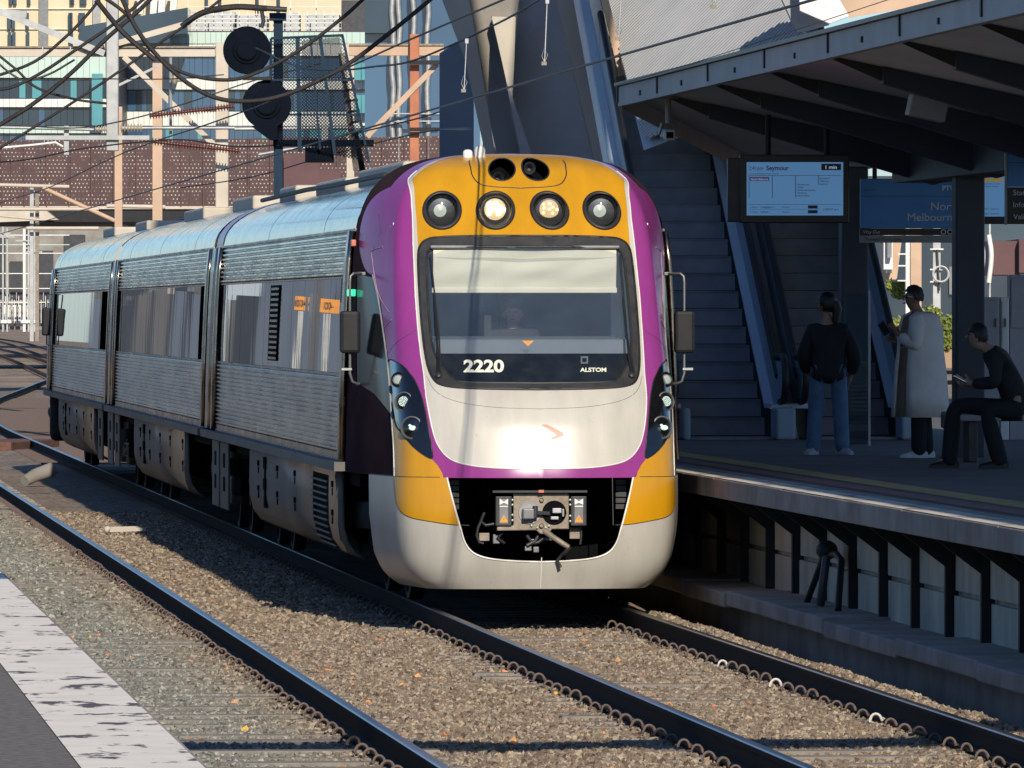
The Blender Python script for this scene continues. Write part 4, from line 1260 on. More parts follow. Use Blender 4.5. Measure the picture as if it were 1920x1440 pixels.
MB().tube([(-1.42, 72.1, 2.85), (-1.54, 72.05, 2.85), (-1.54, 72.05, 2.0), (-1.42, 72.1, 1.95)], .012, 6).build('mirror_arm', M['steel_dark'], rear, smooth=50)
# gangways between the cars
for car, y in ((front, 24.52), (mid, 49.52)):
    g_ = MB()
    for k in range(4):
        g_.box(-.75, .75, y + .02 + k * .13, y + .09 + k * .13, 1.1, 3.3)
    g_.build('gangway_bellows', M['rubber'], car)
    MB().bar((0, y, .8), (0, y + .58, .8), .2, .25).build('drawbar', M['black_metal'], car)
# roof equipment
for car, y, l, h in ((front, 5.2, 5.5, .13), (front, 12.5, 4.2, .10), (front, 20.0, 2.6, .13), (mid, 27.5, 4.0, .12), (mid, 38.0, 4.6, .11), (rear, 53.0, 3.4, .10), (rear, 63.5, 4.0, .11)):
    o = MB().box(-.78, .78, y, y + l, 3.74, 3.80 + h).build('air_conditioner', M['cream_paint'], car, bevel=.03)
    for k in range(3):
        yy = y + l * (k + .5) / 3
        MB().lathe([(.30, .0), (.30, .02), (.26, .03), (0, .025)], (0, yy, 3.80 + h), (0, 0, 1), 18).build('fan_cover', M['steel_grey'], o, smooth=40)
MB().tube([(-.95, 5.0, 3.80), (-.95, 12.0, 3.80), (-.92, 16.0, 3.82), (-.95, 23.0, 3.80)], .025, 6).build('roof_conduit', M['black_metal'], front)
# side indicator lamps by the cab door
for z, m_ in ((3.16, 'red_mark'), (2.72, 'green_led')):
    MB().box(-1.455 + (.0 if z < 3 else .03), -1.38, 2.80, 2.92, z - .03, z + .03).build('door_indicator', M[m_], front, bevel=.01)
for r_ in (front, mid, rear): r_.location.x += TX
# ------------------------------------------------------------------ station canopy over the right platform
CX0, CXM, CX1 = 2.25, 5.30, 8.35
CY0, CY1 = -76.0, 14.7
def sof(x): return 4.82 - .21 * (x - CX0) if x < CXM else 4.82 - .21 * (CXM - CX0) + .21 * (x - CXM)
def yend(x): return CY1 + 5.6 * min(max(0, x - CX0), 2.05)
can = thing('platform_canopy', (5.3, 10, PZ), 'butterfly roofed platform canopy with dark beams over the waiting people', 'canopy')
for a, b in ((CX0 + .04, CXM), (CXM, CX1)):
    MB().prism([(a, sof(a)), (b, sof(b)), (b, sof(b) + .06), (a, sof(a) + .06)], lambda p, q, t_: (p, t_ if t_ < 0 else yend(p), q), CY0, CY1).build('roof_sheet', M['soffit'], can)
y = CY0
while y < CY1 - .1:
    y2 = min(y + 4.35, CY1)
    MB().prism([(CX0 - .03, 4.66), (CX0 + .05, 4.66), (CX0 + .10, 4.80), (CX0 - .03, 4.86)], lambda p, q, t_: (p, t_, q), y, y2 - .012).build('fascia_panel', M['fascia'], can)
    MB().box(CX0 - .045, CX0 - .02, y2 - .06, y2 + .0, 4.70, 4.86).build('fascia_clip', M['black_metal'], can)
    MB().box(CX0 - .045, CX0 - .022, y2 - 2.2, y2 - 2.14, 4.72, 4.77).build('fascia_clip', M['black_metal'], can)
    y = y2
MB().box(CX0 - .07, CX0 + .07, CY0, CY1, 4.865, 4.90).build('gutter_cap', M['steel_dark'], can)
MB().prism([(CX0 + .02, 4.64), (CXM, 3.99), (CX1, 4.64), (CX1, 4.9), (CXM, 4.28), (CX0, 4.9)], lambda p, q, t_: (p, yend(p) + t_, q), .002, .04).build('end_fascia', M['fascia'], can)
for i in range(20):
    yb = 13.4 - 4.35 * i
    if yb < CY0 + 1: break
    for a, b in ((CX0 + .75, CXM), (CX1 - .75, CXM)):
        MB().prism([(a, sof(a) - .003), (b, sof(b) - .003), (b, sof(b) - .34), (a, sof(a) - .15)], lambda p, q, t_: (p, t_, q), yb - .09, yb + .09).build('beam', M['canopy_steel'], can)
        MB().prism([(a, sof(a) - .004), (a - .55 * (1 if a < b else -1), sof(a - .55 * (1 if a < b else -1)) - .004), (a, sof(a) - .13)], lambda p, q, t_: (p, t_, q), yb - .012, yb + .012).build('beam_tip', M['steel_dark'], can)
for i in range(10):
    yc_ = 19.55 - 8.6 * i
    if yc_ > CY1 + 6: continue
    MB().box(CXM - .145, CXM + .145, yc_ - .145, yc_ + .145, PZ - .01, sof(CXM) - .05).build('column', M['canopy_steel'], can, bevel=.02)
MB().box(CXM - .25, CXM + .25, CY0, CY1 - .05, sof(CXM) - .30, sof(CXM) - .005).build('spine_beam', M['canopy_steel'], can)
# speaker box, camera
p = W(1738, 203, 74.0)
MB().cbox(p, .33, .25, .19, Matrix.Rotation(math.radians(12), 3, 'Y')).build('speaker_box', M['sign_grey'], can, bevel=.015)
p = W(1253, 250, 86.0)
cs = .72
cc = thing('security_camera', p, 'white security camera hanging from the canopy above the escalator', 'camera')
MB().tube([p + Vector((0, 0, .36)), p + Vector((0, 0, .10))], .03, 10).build('stem', M['sign_grey'], cc, smooth=40)
MB().cbox(p + Vector((0, 0, .37)), .2, .2, .04).build('mount_plate', M['sign_grey'], cc)
MB().cbox(p + Vector((0, .12, .0)), .11, .38, .10).build('housing', M['sign_grey'], cc, bevel=.03)
MB().cbox(p + Vector((0, -.11, -.02)), .125, .05, .115).build('hood', M['white_paint'], cc, bevel=.03)
MB().cbox(p + Vector((0, -.14, -.02)), .07, .01, .06).build('lens', M['dark_void'], cc)
MB().bar(p + Vector((-.06, .02, .1)), p + Vector((-.08, .1, .0)), .02, .04).build('yoke', M['sign_grey'], cc)

# ------------------------------------------------------------------ information screens and signs
def sign_basis(u0, u1, v0, v1, d):
    k = d / FPX
    x0, x1 = (u0 - 960) * k, (u1 - 960) * k; z0, z1 = CAM.z + (HZ - v1) * k, CAM.z + (HZ - v0) * k
    return x0, x1, z0, z1, k
def text_on(txt, u0, vb, hpx, d, mat, name, parent, bold=.0, u1=None, align='L', shear=0):
    """flat lettering at depth d, capital height hpx pixels"""
    vs, fs = text_pts(txt, 1.0, bold, 'LEFT', shear)
    sc_ = hpx / .70
    x0 = min(v[0] for v in vs); x1 = max(v[0] for v in vs)
    sx_ = sc_ if u1 is None else (u1 - u0) / (x1 - x0)
    o0 = u0 if align == 'L' else u0 - (x1 - x0) * sx_
    P = [W(o0 + (v[0] - x0) * sx_, vb - v[1] * sc_, d) for v in vs]
    return MB().add(P, fs).build(name, mat, parent)
def rect_on(u0, u1, v0, v1, d, mat, name, parent, dep=.002):
    return MB().ibox(u0, u1, v0, v1, d, dep).build(name, mat, parent)
d = 85.0
pid = thing('information_screen', W(1490, 412, d), 'lit departure screen for Seymour hanging beside the escalators', 'screen')
MB().ibox(1387, 1592, 290, 418, d, .14).build('case', M['sign_black'], pid, bevel=.01)
MB().ibox(1364, 1388.5, 296, 416, d + .06, .20).build('side_case', M['steel_dark'], pid, bevel=.01)
MB().tube([W(1440, 292, d + .07), W(1440, 215, d + .07)], .03, 8).build('hanger', M['black_metal'], pid)
MB().tube([W(1550, 292, d + .07), W(1550, 225, d + .07)], .03, 8).build('hanger', M['black_metal'], pid)
scr = rect_on(1400, 1581, 304, 404, d - .006, M['screen'], 'display', pid, .004)
e = d - .010
text_on('2:41pm', 1404, 319, 8, e, M['screen_ink'], 'lettering', scr, 0, 1431)
text_on('Seymour', 1437, 319, 8.5, e, M['screen_dark'], 'lettering', scr, .02, 1479)
text_on('No intermediate stops shown', 1404, 327, 3, e, M['screen_ink'], 'lettering', scr, .0, 1460)
rect_on(1540, 1577, 307, 319, e, M['screen_dark'], 'panel', scr)
text_on('1 min', 1548, 316.5, 6.5, e - .004, M['pale_emit'], 'lettering', scr, .01, 1569)
rect_on(1403, 1577, 328.6, 329.4, e, M['screen_ink'], 'rule', scr)
for u, vb in ((1404, 371), (1447.5, 371), (1491, 371), (1534, 346)): rect_on(u, u + 1.1, 329.5, vb, e, M['screen_ink'], 'rule', scr)
rect_on(1406, 1442, 332, 339, e, M['screen_purple'], 'panel', scr)
text_on('North Melbourne', 1408, 337.6, 3.6, e - .004, M['pale_emit'], 'lettering', scr, 0, 1440)
for i, s_ in enumerate(('Donnybrook', 'Wallan', 'Heathcote Junction', 'Wandong', 'Kilmore East')): text_on(s_, 1494, 347.5 + i * 5.2, 3.2, e, M['screen_ink'], 'lettering', scr, .01)
for i, s_ in enumerate(('Broadford', 'Tallarook', 'Seymour')): text_on(s_, 1537, 336 + i * 5.2, 3.2, e, M['screen_ink'], 'lettering', scr, .01)
rect_on(1403, 1577, 383, 383.6, e, M['screen_ink'], 'rule', scr)
rect_on(1403, 1538, 392, 392.5, e, M['screen_ink'], 'rule', scr)
for i, (a_, b_, c_) in enumerate((('3:06pm', 'Craigieburn', 'Platform'), ('3:17pm', 'Upfield', 'Platform'))):
    text_on(a_, 1407, 390 + 9 * i, 3.4, e, M['screen_ink'], 'lettering', scr); text_on(b_, 1426, 390 + 9 * i, 3.6, e, M['screen_ink'], 'lettering', scr, .01); text_on(c_, 1467, 390 + 9 * i, 3, e, M['screen_ink'], 'lettering', scr)
    rect_on(1515, 1533, 385 + 9 * i, 391 + 9 * i, e, M['screen_dark'], 'panel', scr)
text_on('2:40:47 pm', 1543, 394.5, 4.2, e, M['screen_ink'], 'lettering', scr, .0, 1572)
# station name sign, partly behind the column
d = 89.5
ns = thing('station_sign', W(1700, 455, d), 'blue North Melbourne name sign behind the dark column', 'sign')
MB().ibox(1613, 1838, 335, 428, d, .10).build('blue_board', M['sign_blue'], ns, bevel=.006)
MB().ibox(1612, 1838, 428.5, 441, d - .004, .11).build('black_board', M['sign_black'], ns)
MB().ibox(1612, 1838, 441.5, 455, d + .01, .08).build('grey_board', M['sign_grey'], ns)
for u in (1640, 1800): MB().tube([W(u, 336, d + .05), W(u, 265, d + .05)], .025, 8).build('hanger', M['black_metal'], ns)
e = d - .008
text_on('North', 1746, 394, 15, e, M['sign_text'], 'lettering', ns, 0, 1800)
text_on('Melbourne', 1702, 414, 14.5, e, M['sign_text'], 'lettering', ns, 0, 1796)
text_on('PTV', 1767, 357, 9, e, M['sign_text'], 'lettering', ns, .03)
text_on('Seymour', 1619, 358, 4.5, e, M['screen_ink'], 'lettering', ns)
rect_on(1615, 1836, 367.5, 368.3, e, M['sign_black'], 'rule', ns)
text_on('Way Out', 1619, 438, 6, e - .006, M['sign_text'], 'lettering', ns, 0, 1650, shear=.2)
text_on('Ticketed Travel Area', 1622, 451, 4.5, d + .004, M['steel_dark'], 'lettering', ns, 0, 1690)
for u in (1769, 1781):
    c = W(u, 435, e - .006)
    MB().lathe([(.028, 0), (.028, .004), (.020, .004), (.020, 0)], c, -FV, 18, cap=False).build('pictogram', M['sign_text'], ns)
# second screen and the directory board at the right edge
d = 91.0
p2 = thing('information_screen', W(1862, 412, d), 'lit departure screen half hidden behind the blue directory board', 'screen')
MB().ibox(1831, 1990, 303, 420, d, .12).build('case', M['sign_black'], p2, bevel=.01)
s2 = rect_on(1837, 1984, 310, 406, d - .006, M['screen'], 'display', p2, .004)
MB().tube([W(1870, 304, d + .06), W(1870, 250, d + .06)], .03, 8).build('hanger', M['black_metal'], p2)
e = d - .010
text_on('2:55pm', 1840, 321, 7, e, M['screen_ink'], 'lettering', s2); text_on('Flinders Street', 1870, 321, 7.5, e, M['screen_dark'], 'lettering', s2, .02)
text_on('Stops all', 1840, 329, 3.4, e, M['screen_ink'], 'lettering', s2)
rect_on(1842, 1880, 334, 341, e, M['screen_amber'], 'panel', s2)
text_on('Southern Cross', 1842, 346, 3.6, e, M['screen_ink'], 'lettering', s2); text_on('Flinders Street', 1842, 351, 3.6, e, M['screen_ink'], 'lettering', s2)
for i in range(2): text_on('3:10pm  Sunbury', 1840, 393 + 9 * i, 3.4, e, M['screen_ink'], 'lettering', s2)
d = 78.0
db = thing('directory_board', W(1905, 420, d), 'blue and black directory board cut by the right edge', 'sign')
MB().ibox(1889, 2010, 262, 350, d, .12).build('blue_board', M['sign_blue'], db)
MB().ibox(1889, 2010, 351, 417, d, .12).build('black_board', M['sign_black'], db)
MB().ibox(1885, 1888.6, 262, 421, d - .01, .14).build('edge_frame', M['sign_grey'], db)
MB().tube([W(1940, 263, d + .06), W(1940, 215, d + .06)], .03, 8).build('hanger', M['black_metal'], db)
e = d - .008
for i, s_ in enumerate(('Station', 'Info', 'Validators')):
    text_on(s_, 1900, 366 + i * 22.5, 10, e, M['sign_text'], 'lettering', db)
    if i: rect_on(1891, 2008, 352 + i * 22, 353 + i * 22, e, M['steel_dark'], 'rule', db)
text_on('Metro', 1899, 298, 12, e, M['screen_ink'], 'lettering', db, .02)
rect_on(1891, 2008, 304, 305, e, M['steel_dark'], 'rule', db)

# ------------------------------------------------------------------ escalators
pm('esc_steel', (.62, .72, .82), (.54, .63, .72), 1.2, .35)
pm('esc_panel', (.34, .40, .46), (.28, .33, .38), 1.5, .5)
pm('esc_step', (.24, .26, .29), (.17, .185, .21), 3, .6)
def escalator(xc, wd, label, y0=22.9, L=9.5):
    es = thing('escalator', (xc, y0, PZ), label, 'escalator', 'escalators up to the concourse')
    rise, run = .205, .355; n = int(L / run)
    for i in range(n):
        y = y0 + .3 + i * run; z = PZ + .03 + i * rise
        st = MB()
        R_ = []
        for k in range(7):                       # curved riser
            t_ = k / 6.0; R_.append((y + .055 * math.sin(t_ * 1.45), z + rise * t_))
        prof = R_ + [(y + run + .04, z + rise), (y + run + .04, z - .02), (y + .03, z - .02)]
        st.prism(prof, lambda p, q, t_: (t_, p, q), xc - wd / 2 - .028, xc + wd / 2 + .028)
        so_ = st.build('step', M['esc_step'], es)
        MB().box(xc - wd / 2 - .027, xc + wd / 2 + .027, y - .014, y - .002, z - .016, z + .012).build('step_shade', M['black_metal'], so_)  # black strip stands in for the shadow line below each step lip
        MB().box(xc - wd / 2 + .02, xc + wd / 2 - .02, y + .040, y + .052, z + rise - .012, z + rise + .004).build('nosing', M['esc_step'], so_)
    sl_ = rise / run
    for s in (-1, 1):
        x = xc + s * (wd / 2 + .03)
        sh = lambda y: PZ + max(0, (y - y0 - .3)) * sl_
        def band(dz0, dz1, xa, xb, name, mat, ya=y0 - .35, yb=y0 + L):
            ys_ = [ya, y0 + .1, y0 + .3, y0 + .55] + [y0 + .55 + (yb - y0 - .55) * k / 6 for k in range(1, 7)]
            rows = [[(xa, y, sh(y) + dz0), (xa, y, sh(y) + dz1), (xb, y, sh(y) + dz1), (xb, y, sh(y) + dz0)] for y in ys_]
            mb = MB().grid(rows, closed=True)
            mb.add(rows[0], [(0, 1, 2, 3)]); mb.add(rows[-1], [(3, 2, 1, 0)])
            return mb.build(name, mat, es)
        band(.0, .34, x, x + s * .05, 'skirt_board', M['black_metal'])
        band(.35, .40, x - s * .01, x + s * .22, 'deck', M['esc_steel'])
        band(.405, .88, x + s * .09, x + s * .115, 'glass_panel', M['esc_panel'], y0 - .55)
        band(.0, .345, x + s * .20, x + s * .225, 'outer_panel', M['esc_steel'])
        hr = [(x + s * .10, y0 - .30, PZ + .42), (x + s * .10, y0 - .62, PZ + .46), (x + s * .10, y0 - .78, PZ + .62), (x + s * .10, y0 - .74, PZ + .82), (x + s * .10, y0 - .5, PZ + .93), (x + s * .10, y0 + .2, PZ + .94), (x + s * .10, y0 + .6, sh(y0 + .6) + .94), (x + s * .10, y0 + L, sh(y0 + L) + .94)]
        MB().tube(smoothcurve(hr, n=4), .042, 8).build('handrail', M['rubber'], es, smooth=60)
        MB().box(x - .02, x + .2 if s > 0 else x + .06, y0 - .9, y0 - .36, PZ, PZ + .36).build('newel_box', M['esc_panel'], es, bevel=.03)
    MB().box(xc - wd / 2, xc + wd / 2, y0 - .7, y0 + .3, PZ + .003, PZ + .03).build('landing_plate', M['esc_step'], es)
    return es
escalator(4.26, .98, 'dark escalator nearest the train, rising behind its cab')
escalator(5.70, .92, 'second escalator rising behind the person in blue jeans')
p = W(1240, 265, 101.0)
# glazed screen by the column
gs = thing('glass_screen', W(1626, 850, 91.0), 'clear glass screen with a thin steel post beside the escalator', 'glass screen')
a, b = W(1586, 845, 91.2), W(1630, 845, 91.0)
MB().hexa([(a.x, a.y, PZ + .05), (b.x, b.y, PZ + .05), (b.x, b.y + .012, PZ + .05), (a.x, a.y + .012, PZ + .05), (a.x, a.y, 2.75), (b.x, b.y, 2.75), (b.x, b.y + .012, 2.75), (a.x, a.y + .012, 2.75)]).build('pane', M['clear_panel'], gs)
MB().box(b.x - .012, b.x + .012, b.y - .012, b.y + .03, PZ, 2.78).build('post', M['galvanised'], gs)
# escalator side cladding and roof, concrete piers of the concourse
con = thing('concourse', W(1000, 600, 108), 'raw concrete concourse piers and escalator enclosure towering behind the train', 'building')
def slab(poly, d, dep, mat, name): return MB().iprism(poly, d, dep).build(name, M[mat], con)
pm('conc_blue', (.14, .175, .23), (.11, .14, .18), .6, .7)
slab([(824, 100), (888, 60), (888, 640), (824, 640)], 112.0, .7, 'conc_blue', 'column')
slab([(822, -260), (878, -40), (880, 0), (914, 195), (930, 300), (950, 640), (912, 300), (872, 110), (822, -20)], 107.0, .9, 'concrete_brown', 'raking_pier')
slab([(866, -60), (980, -60), (974, 0), (968, 30), (921, 31), (919, 60), (914, 200)], 107.6, .5, 'concrete', 'raking_blade')
slab([(922, 31), (967, 31), (964, 125), (960, 200), (940, 110)], 107.2, .5, 'concrete_pale', 'raking_blade')
slab([(922, 34), (960, 196), (1003, 330), (1003, 640), (905, 640), (905, 200), (918, 60)], 108.4, .4, 'concrete_grey', 'infill_panel')
slab([(948, 150), (962, 185), (1000, 300), (1004, 640), (985, 640), (978, 300)], 106.6, .5, 'concrete_grey', 'raking_pier')
slab([(970, -40), (1050, -40), (1100, 240), (1118, 320), (1118, 640), (985, 640), (980, 300), (950, 190), (950, 60)], 107.8, .5, 'concrete_grey', 'wall_panel')
slab([(1036, -40), (1078, -40), (1160, 300), (1180, 640), (1118, 640), (1114, 300)], 106.2, .9, 'concrete_brown', 'raking_beam')
slab([(1076, -40), (1098, -10), (1110, 80), (1104, 82)], 105.6, .4, 'concrete_pale', 'edge_beam')
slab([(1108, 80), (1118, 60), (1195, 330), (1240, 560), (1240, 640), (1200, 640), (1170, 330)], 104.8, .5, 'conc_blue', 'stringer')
slab([(1148, 150), (1186, 150), (1222, 300), (1262, 560), (1262, 700), (1238, 560), (1195, 330)], 103.6, .35, 'esc_steel', 'side_cladding')
slab([(1098, -30), (1118, -30), (1160, 143), (1137, 149)], 103.0, .15, 'white_paint', 'verge_trim')
slab([(1120, -30), (1134, -30), (1176, 140), (1161, 143)], 102.8, .15, 'peach_paint', 'verge_board')
# the roof over the escalators rises away from the platform, with standing ribs
A, B_, C_, D_ = W(1178, 150, 101.5), W(1512, 62, 97.5), W(1385, -120, 103.0), W(1108, -120, 108.0)
A = A + (A - D_).normalized() * 2.6; B_ = B_ + (B_ - C_).normalized() * 2.0
pm('zinc', (.48, .49, .50), (.40, .41, .42), 1.2, .45, metal=.3)
rf = MB().add([A, B_, C_, D_], [(0, 1, 2, 3)]); rf.add([q - UP * .12 for q in (A, B_, C_, D_)], [(3, 2, 1, 0)])
o = rf.build('sloped_roof', M['zinc'], con)
nv = (B_ - A).cross(D_ - A).normalized()
if nv.z < 0: nv = -nv
rb_ = (C_ - A) * .8 + (B_ - A) * .0
pu = (W(1290, 0, 100.0) - W(1180, 140, 100.0))
pu = (pu - nv * pu.dot(nv)).normalized(); pv = nv.cross(pu).normalized()
quad = [((q - A).dot(pu), (q - A).dot(pv)) for q in (A, B_, C_, D_)]
mn, mx = min(q[1] for q in quad), max(q[1] for q in quad)
k = mn + .05
while k < mx:
    xs_ = []
    for i in range(4):
        a, b = quad[i], quad[(i + 1) % 4]
        if (a[1] > k) != (b[1] > k): xs_.append(a[0] + (b[0] - a[0]) * (k - a[1]) / (b[1] - a[1]))
    if len(xs_) == 2 and abs(xs_[0] - xs_[1]) > .05:
        P = [A + pu * x + pv * k + nv * .018 for x in xs_]
        MB().bar(P[0], P[1], .035, .04, nv).build('roof_rib', M['zinc'], o)
    k += .105
slab([(1496, -60), (1540, -60), (1592, 30), (1556, 44), (1500, 20)], 96.5, .3, 'white_paint', 'roof_kerb')
slab([(1440, -60), (1500, -60), (1555, 46), (1495, 62)], 97.0, .3, 'concrete_grey', 'roof_valley')
MB().iprism([(1535, -60), (1900, -120), (1900, -20), (1592, 34)], 97.5, 3.0, skew=(0, 2.4)).build('upper_roof', M['peach_paint'], con)
# slabs added out of sight to shade piers and escalator; slot shaped for sunlight
ZS = 12.6
def proj(p): 
    k_ = (ZS - p.z) / -SUN.z
    q = p - SUN * k_
    return q
g1, g2, g3 = proj(W(872, -45, 107.6)), proj(W(980, -45, 107.6)), proj(W(938, 330, 107.6))
def deck(poly, name):  # adds an unseen slab that only casts shade
    MB().prism(poly, lambda p, q, t_: (p, q, t_), ZS, ZS + .4).build(name, M['concrete_grey'], con)
yN, yF = g3.y - 7, g1.y + 16
gm = Vector(((g1.x + g2.x) / 2, 0, 0)).x
lx = lambda y: g3.x + (g1.x - g3.x) * (y - g3.y) / (g1.y - g3.y)
rx = lambda y: g3.x + (g2.x - g3.x) * (y - g3.y) / (g2.y - g3.y)
deck([(g3.x - 2.6, yN), (g3.x, yN), (g3.x, g3.y), (lx(g1.y + .6), g1.y + .6), (g3.x - 3.4, g1.y + .6)], 'shade_slab')
deck([(g3.x + .004, yN), (4.64, yN), (4.64, g1.y + .6), (rx(g1.y + .6), g1.y + .6), (g3.x + .004, g3.y)], 'shade_slab')
deck([(g3.x - 3.4, g1.y + .604), (4.64, g1.y + .604), (4.64, yF), (g3.x - 3.4, yF)], 'shade_slab')
deck([(4.1, 2.0), (6.4, 2.0), (6.4, 9.2), (5.2, 10.6), (4.1, 10.9)], 'shade_slab')  # unsupported slab added out of view to shade the escalator
# ------------------------------------------------------------------ background: overbridge, buildings, masts, signals, wires
# perforated maroon parapet: fine punched pattern in the sheet
t = NT('perforated')
sx = t.n('ShaderNodeSeparateXYZ'); t.l(t.co(), sx.inputs[0])
def cellpos(src, per, off=0.0):
    return t.math('SUBTRACT', t.math('FRACT', t.math('ADD', t.math('DIVIDE', src, per), off)), .5)
rowi = t.math('FLOOR', t.math('DIVIDE', sx.outputs[2], .132))
hx = t.math('ABSOLUTE', cellpos(t.math('ADD', sx.outputs[0], t.math('MULTIPLY', rowi, .062)), .128))
hz = t.math('ABSOLUTE', cellpos(sx.outputs[2], .132))
hole = t.math('LESS_THAN', t.math('ADD', hx, t.math('MULTIPLY', hz, .8)), .20)
rv = t.noise(2.4, (1, 1, 1), 2)
hole = t.math('MULTIPLY', hole, t.ramp(rv, [(.40, 0.0), (.54, 1.0)]))
base = t.ramp(t.noise(.5, (1, 1, 1)), [(.3, (.050, .022, .021)), (.7, (.080, .035, .033))])
bar_ = t.math('LESS_THAN', hx, .2)
base = t.mix(t.math('MULTIPLY', bar_, .55), base, (.045, .017, .02))
t.color(t.mix(hole, base, (.46, .41, .36))); t.set(.6)
M['perforated'] = t.m
DB = 290.0
br = thing('road_overbridge', W(400, 420, DB), 'maroon perforated parapet of a road overbridge crossing behind the train', 'bridge')
u = -260
while u < 850:
    w_ = 56
    MB().ibox(u + .6, u + w_ - .6, 262 + random.uniform(-1, 1) - (u - 200) * .012, 386, DB, .15).build('parapet_panel', M['perforated'], br)
    u += w_
MB().ibox(-260, 850, 386.5, 392, DB - .1, 9).build('ledge', M['cream_paint'], br)
MB().ibox(-260, 850, 392.5, 416, DB, 9).build('deck', M['black_metal'], br)
for i in range(26):
    uu = -250 + i * 42
    MB().ibox(uu, uu + 2.2, 258, 388, DB - .12, .1).build('parapet_post', M['maroon'], br)
MB().iprism([(-40, 394), (85, 394), (108, 412), (-40, 418)], DB - 1.5, 1.2).build('bracket', M['cream_paint'], br)
MB().ibox(532, 600, 290, 400, DB - .8, .6).build('abutment', M['maroon'], br)
MB().ibox(600, 640, 318, 400, DB - .7, .6).build('abutment', M['maroon'], br)
pm('mint_pale', (.45, .60, .54), (.38, .5, .45), .5, .6)
# bright yard seen under the bridge at the far left
def block(name, label, d, dep, cat='building'):
    return thing(name, W(100, 600, d), label, cat)
yb = block('depot_shed', 'pale depot shed seen under the bridge at the far left', 430.0, 20)
MB().ibox(-120, 210, 425, 618, 430, 20).build('wall', M['concrete'], yb)
for u0, u1, v0, v1 in ((18, 44, 490, 560), (48, 62, 430, 470), (-40, 10, 440, 600), (74, 100, 470, 600), (120, 160, 440, 600)):
    MB().ibox(u0, u1, v0, v1, 429.8, .1).build('window', M['steel_dark'], yb)
for u0 in (4, 14, 24, 34, 50):
    MB().ibox(u0, u0 + 6, 572, 602, 428.5, .4).build('drum', M['white_paint'], yb)
for k in range(34):
    MB().ibox(-20 + k * 4.2, -18.9 + k * 4.2, 548 + 7 * (k % 3), 606, 427 - k % 4, .1).build('fence_pale', M['white_paint' if k % 3 else 'galvanised'], yb)
for v in (440, 458, 474, 512, 540, 566):
    MB().ibox(-60, 130, v, v + 1.6, 424, .15).build('pipe_run', M['white_paint' if v != 458 else 'mint_pale'], yb)
MB().ibox(-120, 210, 604, 612, 428, .4).build('fence_rail', M['steel_dark'], yb)
for i, u0 in enumerate((4, 12, 43, 52, 58, 63)):
    pm_ = thing('yard_post', W(u0, 620, 380 + i * 6), ('thin galvanised yard post at the far left edge', 'second thin yard post from the left edge', 'stout pale yard post under the bridge', 'lattice yard post beside the stout one', 'slim yard post behind the rear mirror', 'slim post closest to the rear railcar')[i], 'post', 'posts in the yard beyond the train')
    MB().ibox(u0, u0 + (5 if i == 2 else 3), 425 + i * 2, 622, 380 + i * 6, .12).build('shaft', M['galvanised' if i != 2 else 'white_paint'], pm_)
    MB().ibox(u0 - 14, u0 + 16, 436 + i * 7, 438.5 + i * 7, 380 + i * 6 - .1, .08).build('crossarm', M['galvanised'], pm_)
    MB().ibox(u0 - 3, u0 + 9, 600, 606, 380 + i * 6 - .1, .3).build('cabinet', M['white_paint'], pm_)

# ---- teal and white office building
pm('mint', (.47, .60, .53), (.41, .53, .47), .3, .5)
pm('mint_glass', (.10, .33, .36), (.06, .24, .28), .25, .15, spec=.8)
pm('white_band', (.66, .68, .64), (.58, .60, .56), .3, .5)
t = NT('tower_blue'); t.color(t.ramp(t.noise(.06, (1, 1, 1), 3), [(.35, (.018, .045, .10)), (.65, (.05, .12, .22))])); t.set(.08, 0, .8); M['tower_blue'] = t.m
t = NT('tower_dark'); t.color(t.ramp(t.noise(.09, (1, 1, 1), 3), [(.35, (.02, .035, .055)), (.65, (.045, .08, .11))])); t.set(.1, 0, .6); M['tower_dark'] = t.m
pm('beige_wall', (.66, .55, .38), (.60, .50, .34), .1, .8)
DO = 520.0
ob = thing('office_building', W(100, 300, DO), 'teal and white banded office building on the left behind the wires', 'building')
def bands(parent, d, u0, u1, rows, step):
    for v0, v1, mat, mats2 in rows:
        u = u0
        while u < u1 - .5:
            w_ = min(step * random.choice((1, 1, 1, 1.5)), u1 - u)
            m_ = mat if random.random() > .18 or mats2 is None else mats2
            MB().ibox(u + .25, u + w_ - .25, v0 + .3, v1 - .3, d + (0 if 'glass' not in m_ and 'tower' not in m_ else .35), 2).build('facade_panel' if mats2 is None else 'window', M[m_], parent)
            u += w_
MB().ibox(-300, 205, 104, 420, DO + .8, 25).build('frame', M['steel_dark'], ob)
bands(ob, DO, -300, 205, [(104, 146, 'mint', None), (147, 184, 'tower_dark', 'mint_glass'), (185, 201, 'white_band', None), (202, 236, 'tower_dark', 'tower_blue'), (237, 250, 'mint', None), (251, 300, 'tower_blue', 'tower_dark')], 12)
MB().ibox(172, 192, 138, 235, DO - 1.2, 3).build('glazed_bay', M['mint_glass'], ob)
ob2 = thing('office_building', W(480, 300, 545), 'mint topped glass office building in the centre behind the signals', 'building')
MB().ibox(205, 700, 58, 420, 546, 30).build('frame', M['steel_dark'], ob2)
bands(ob2, 545, 205, 860, [(60, 82, 'mint', None), (83, 105, 'white_band', None), (106, 146, 'tower_blue', 'tower_dark'), (147, 168, 'white_band', None), (169, 208, 'tower_blue', 'tower_dark'), (209, 236, 'white_band', None), (237, 262, 'tower_blue', 'mint_glass')], 10)
for (u0, u1, v0, v1) in ((664, 730, 118, 150), (664, 730, 178, 212), (664, 728, 240, 262)):
    for k in range(5):
        a = u0 + (u1 - u0) * k / 5
        MB().ibox(a + .5, a + (u1 - u0) / 5 - .5, v0, v1, 543.8, .4).build('window', M['mint_glass'], ob2)
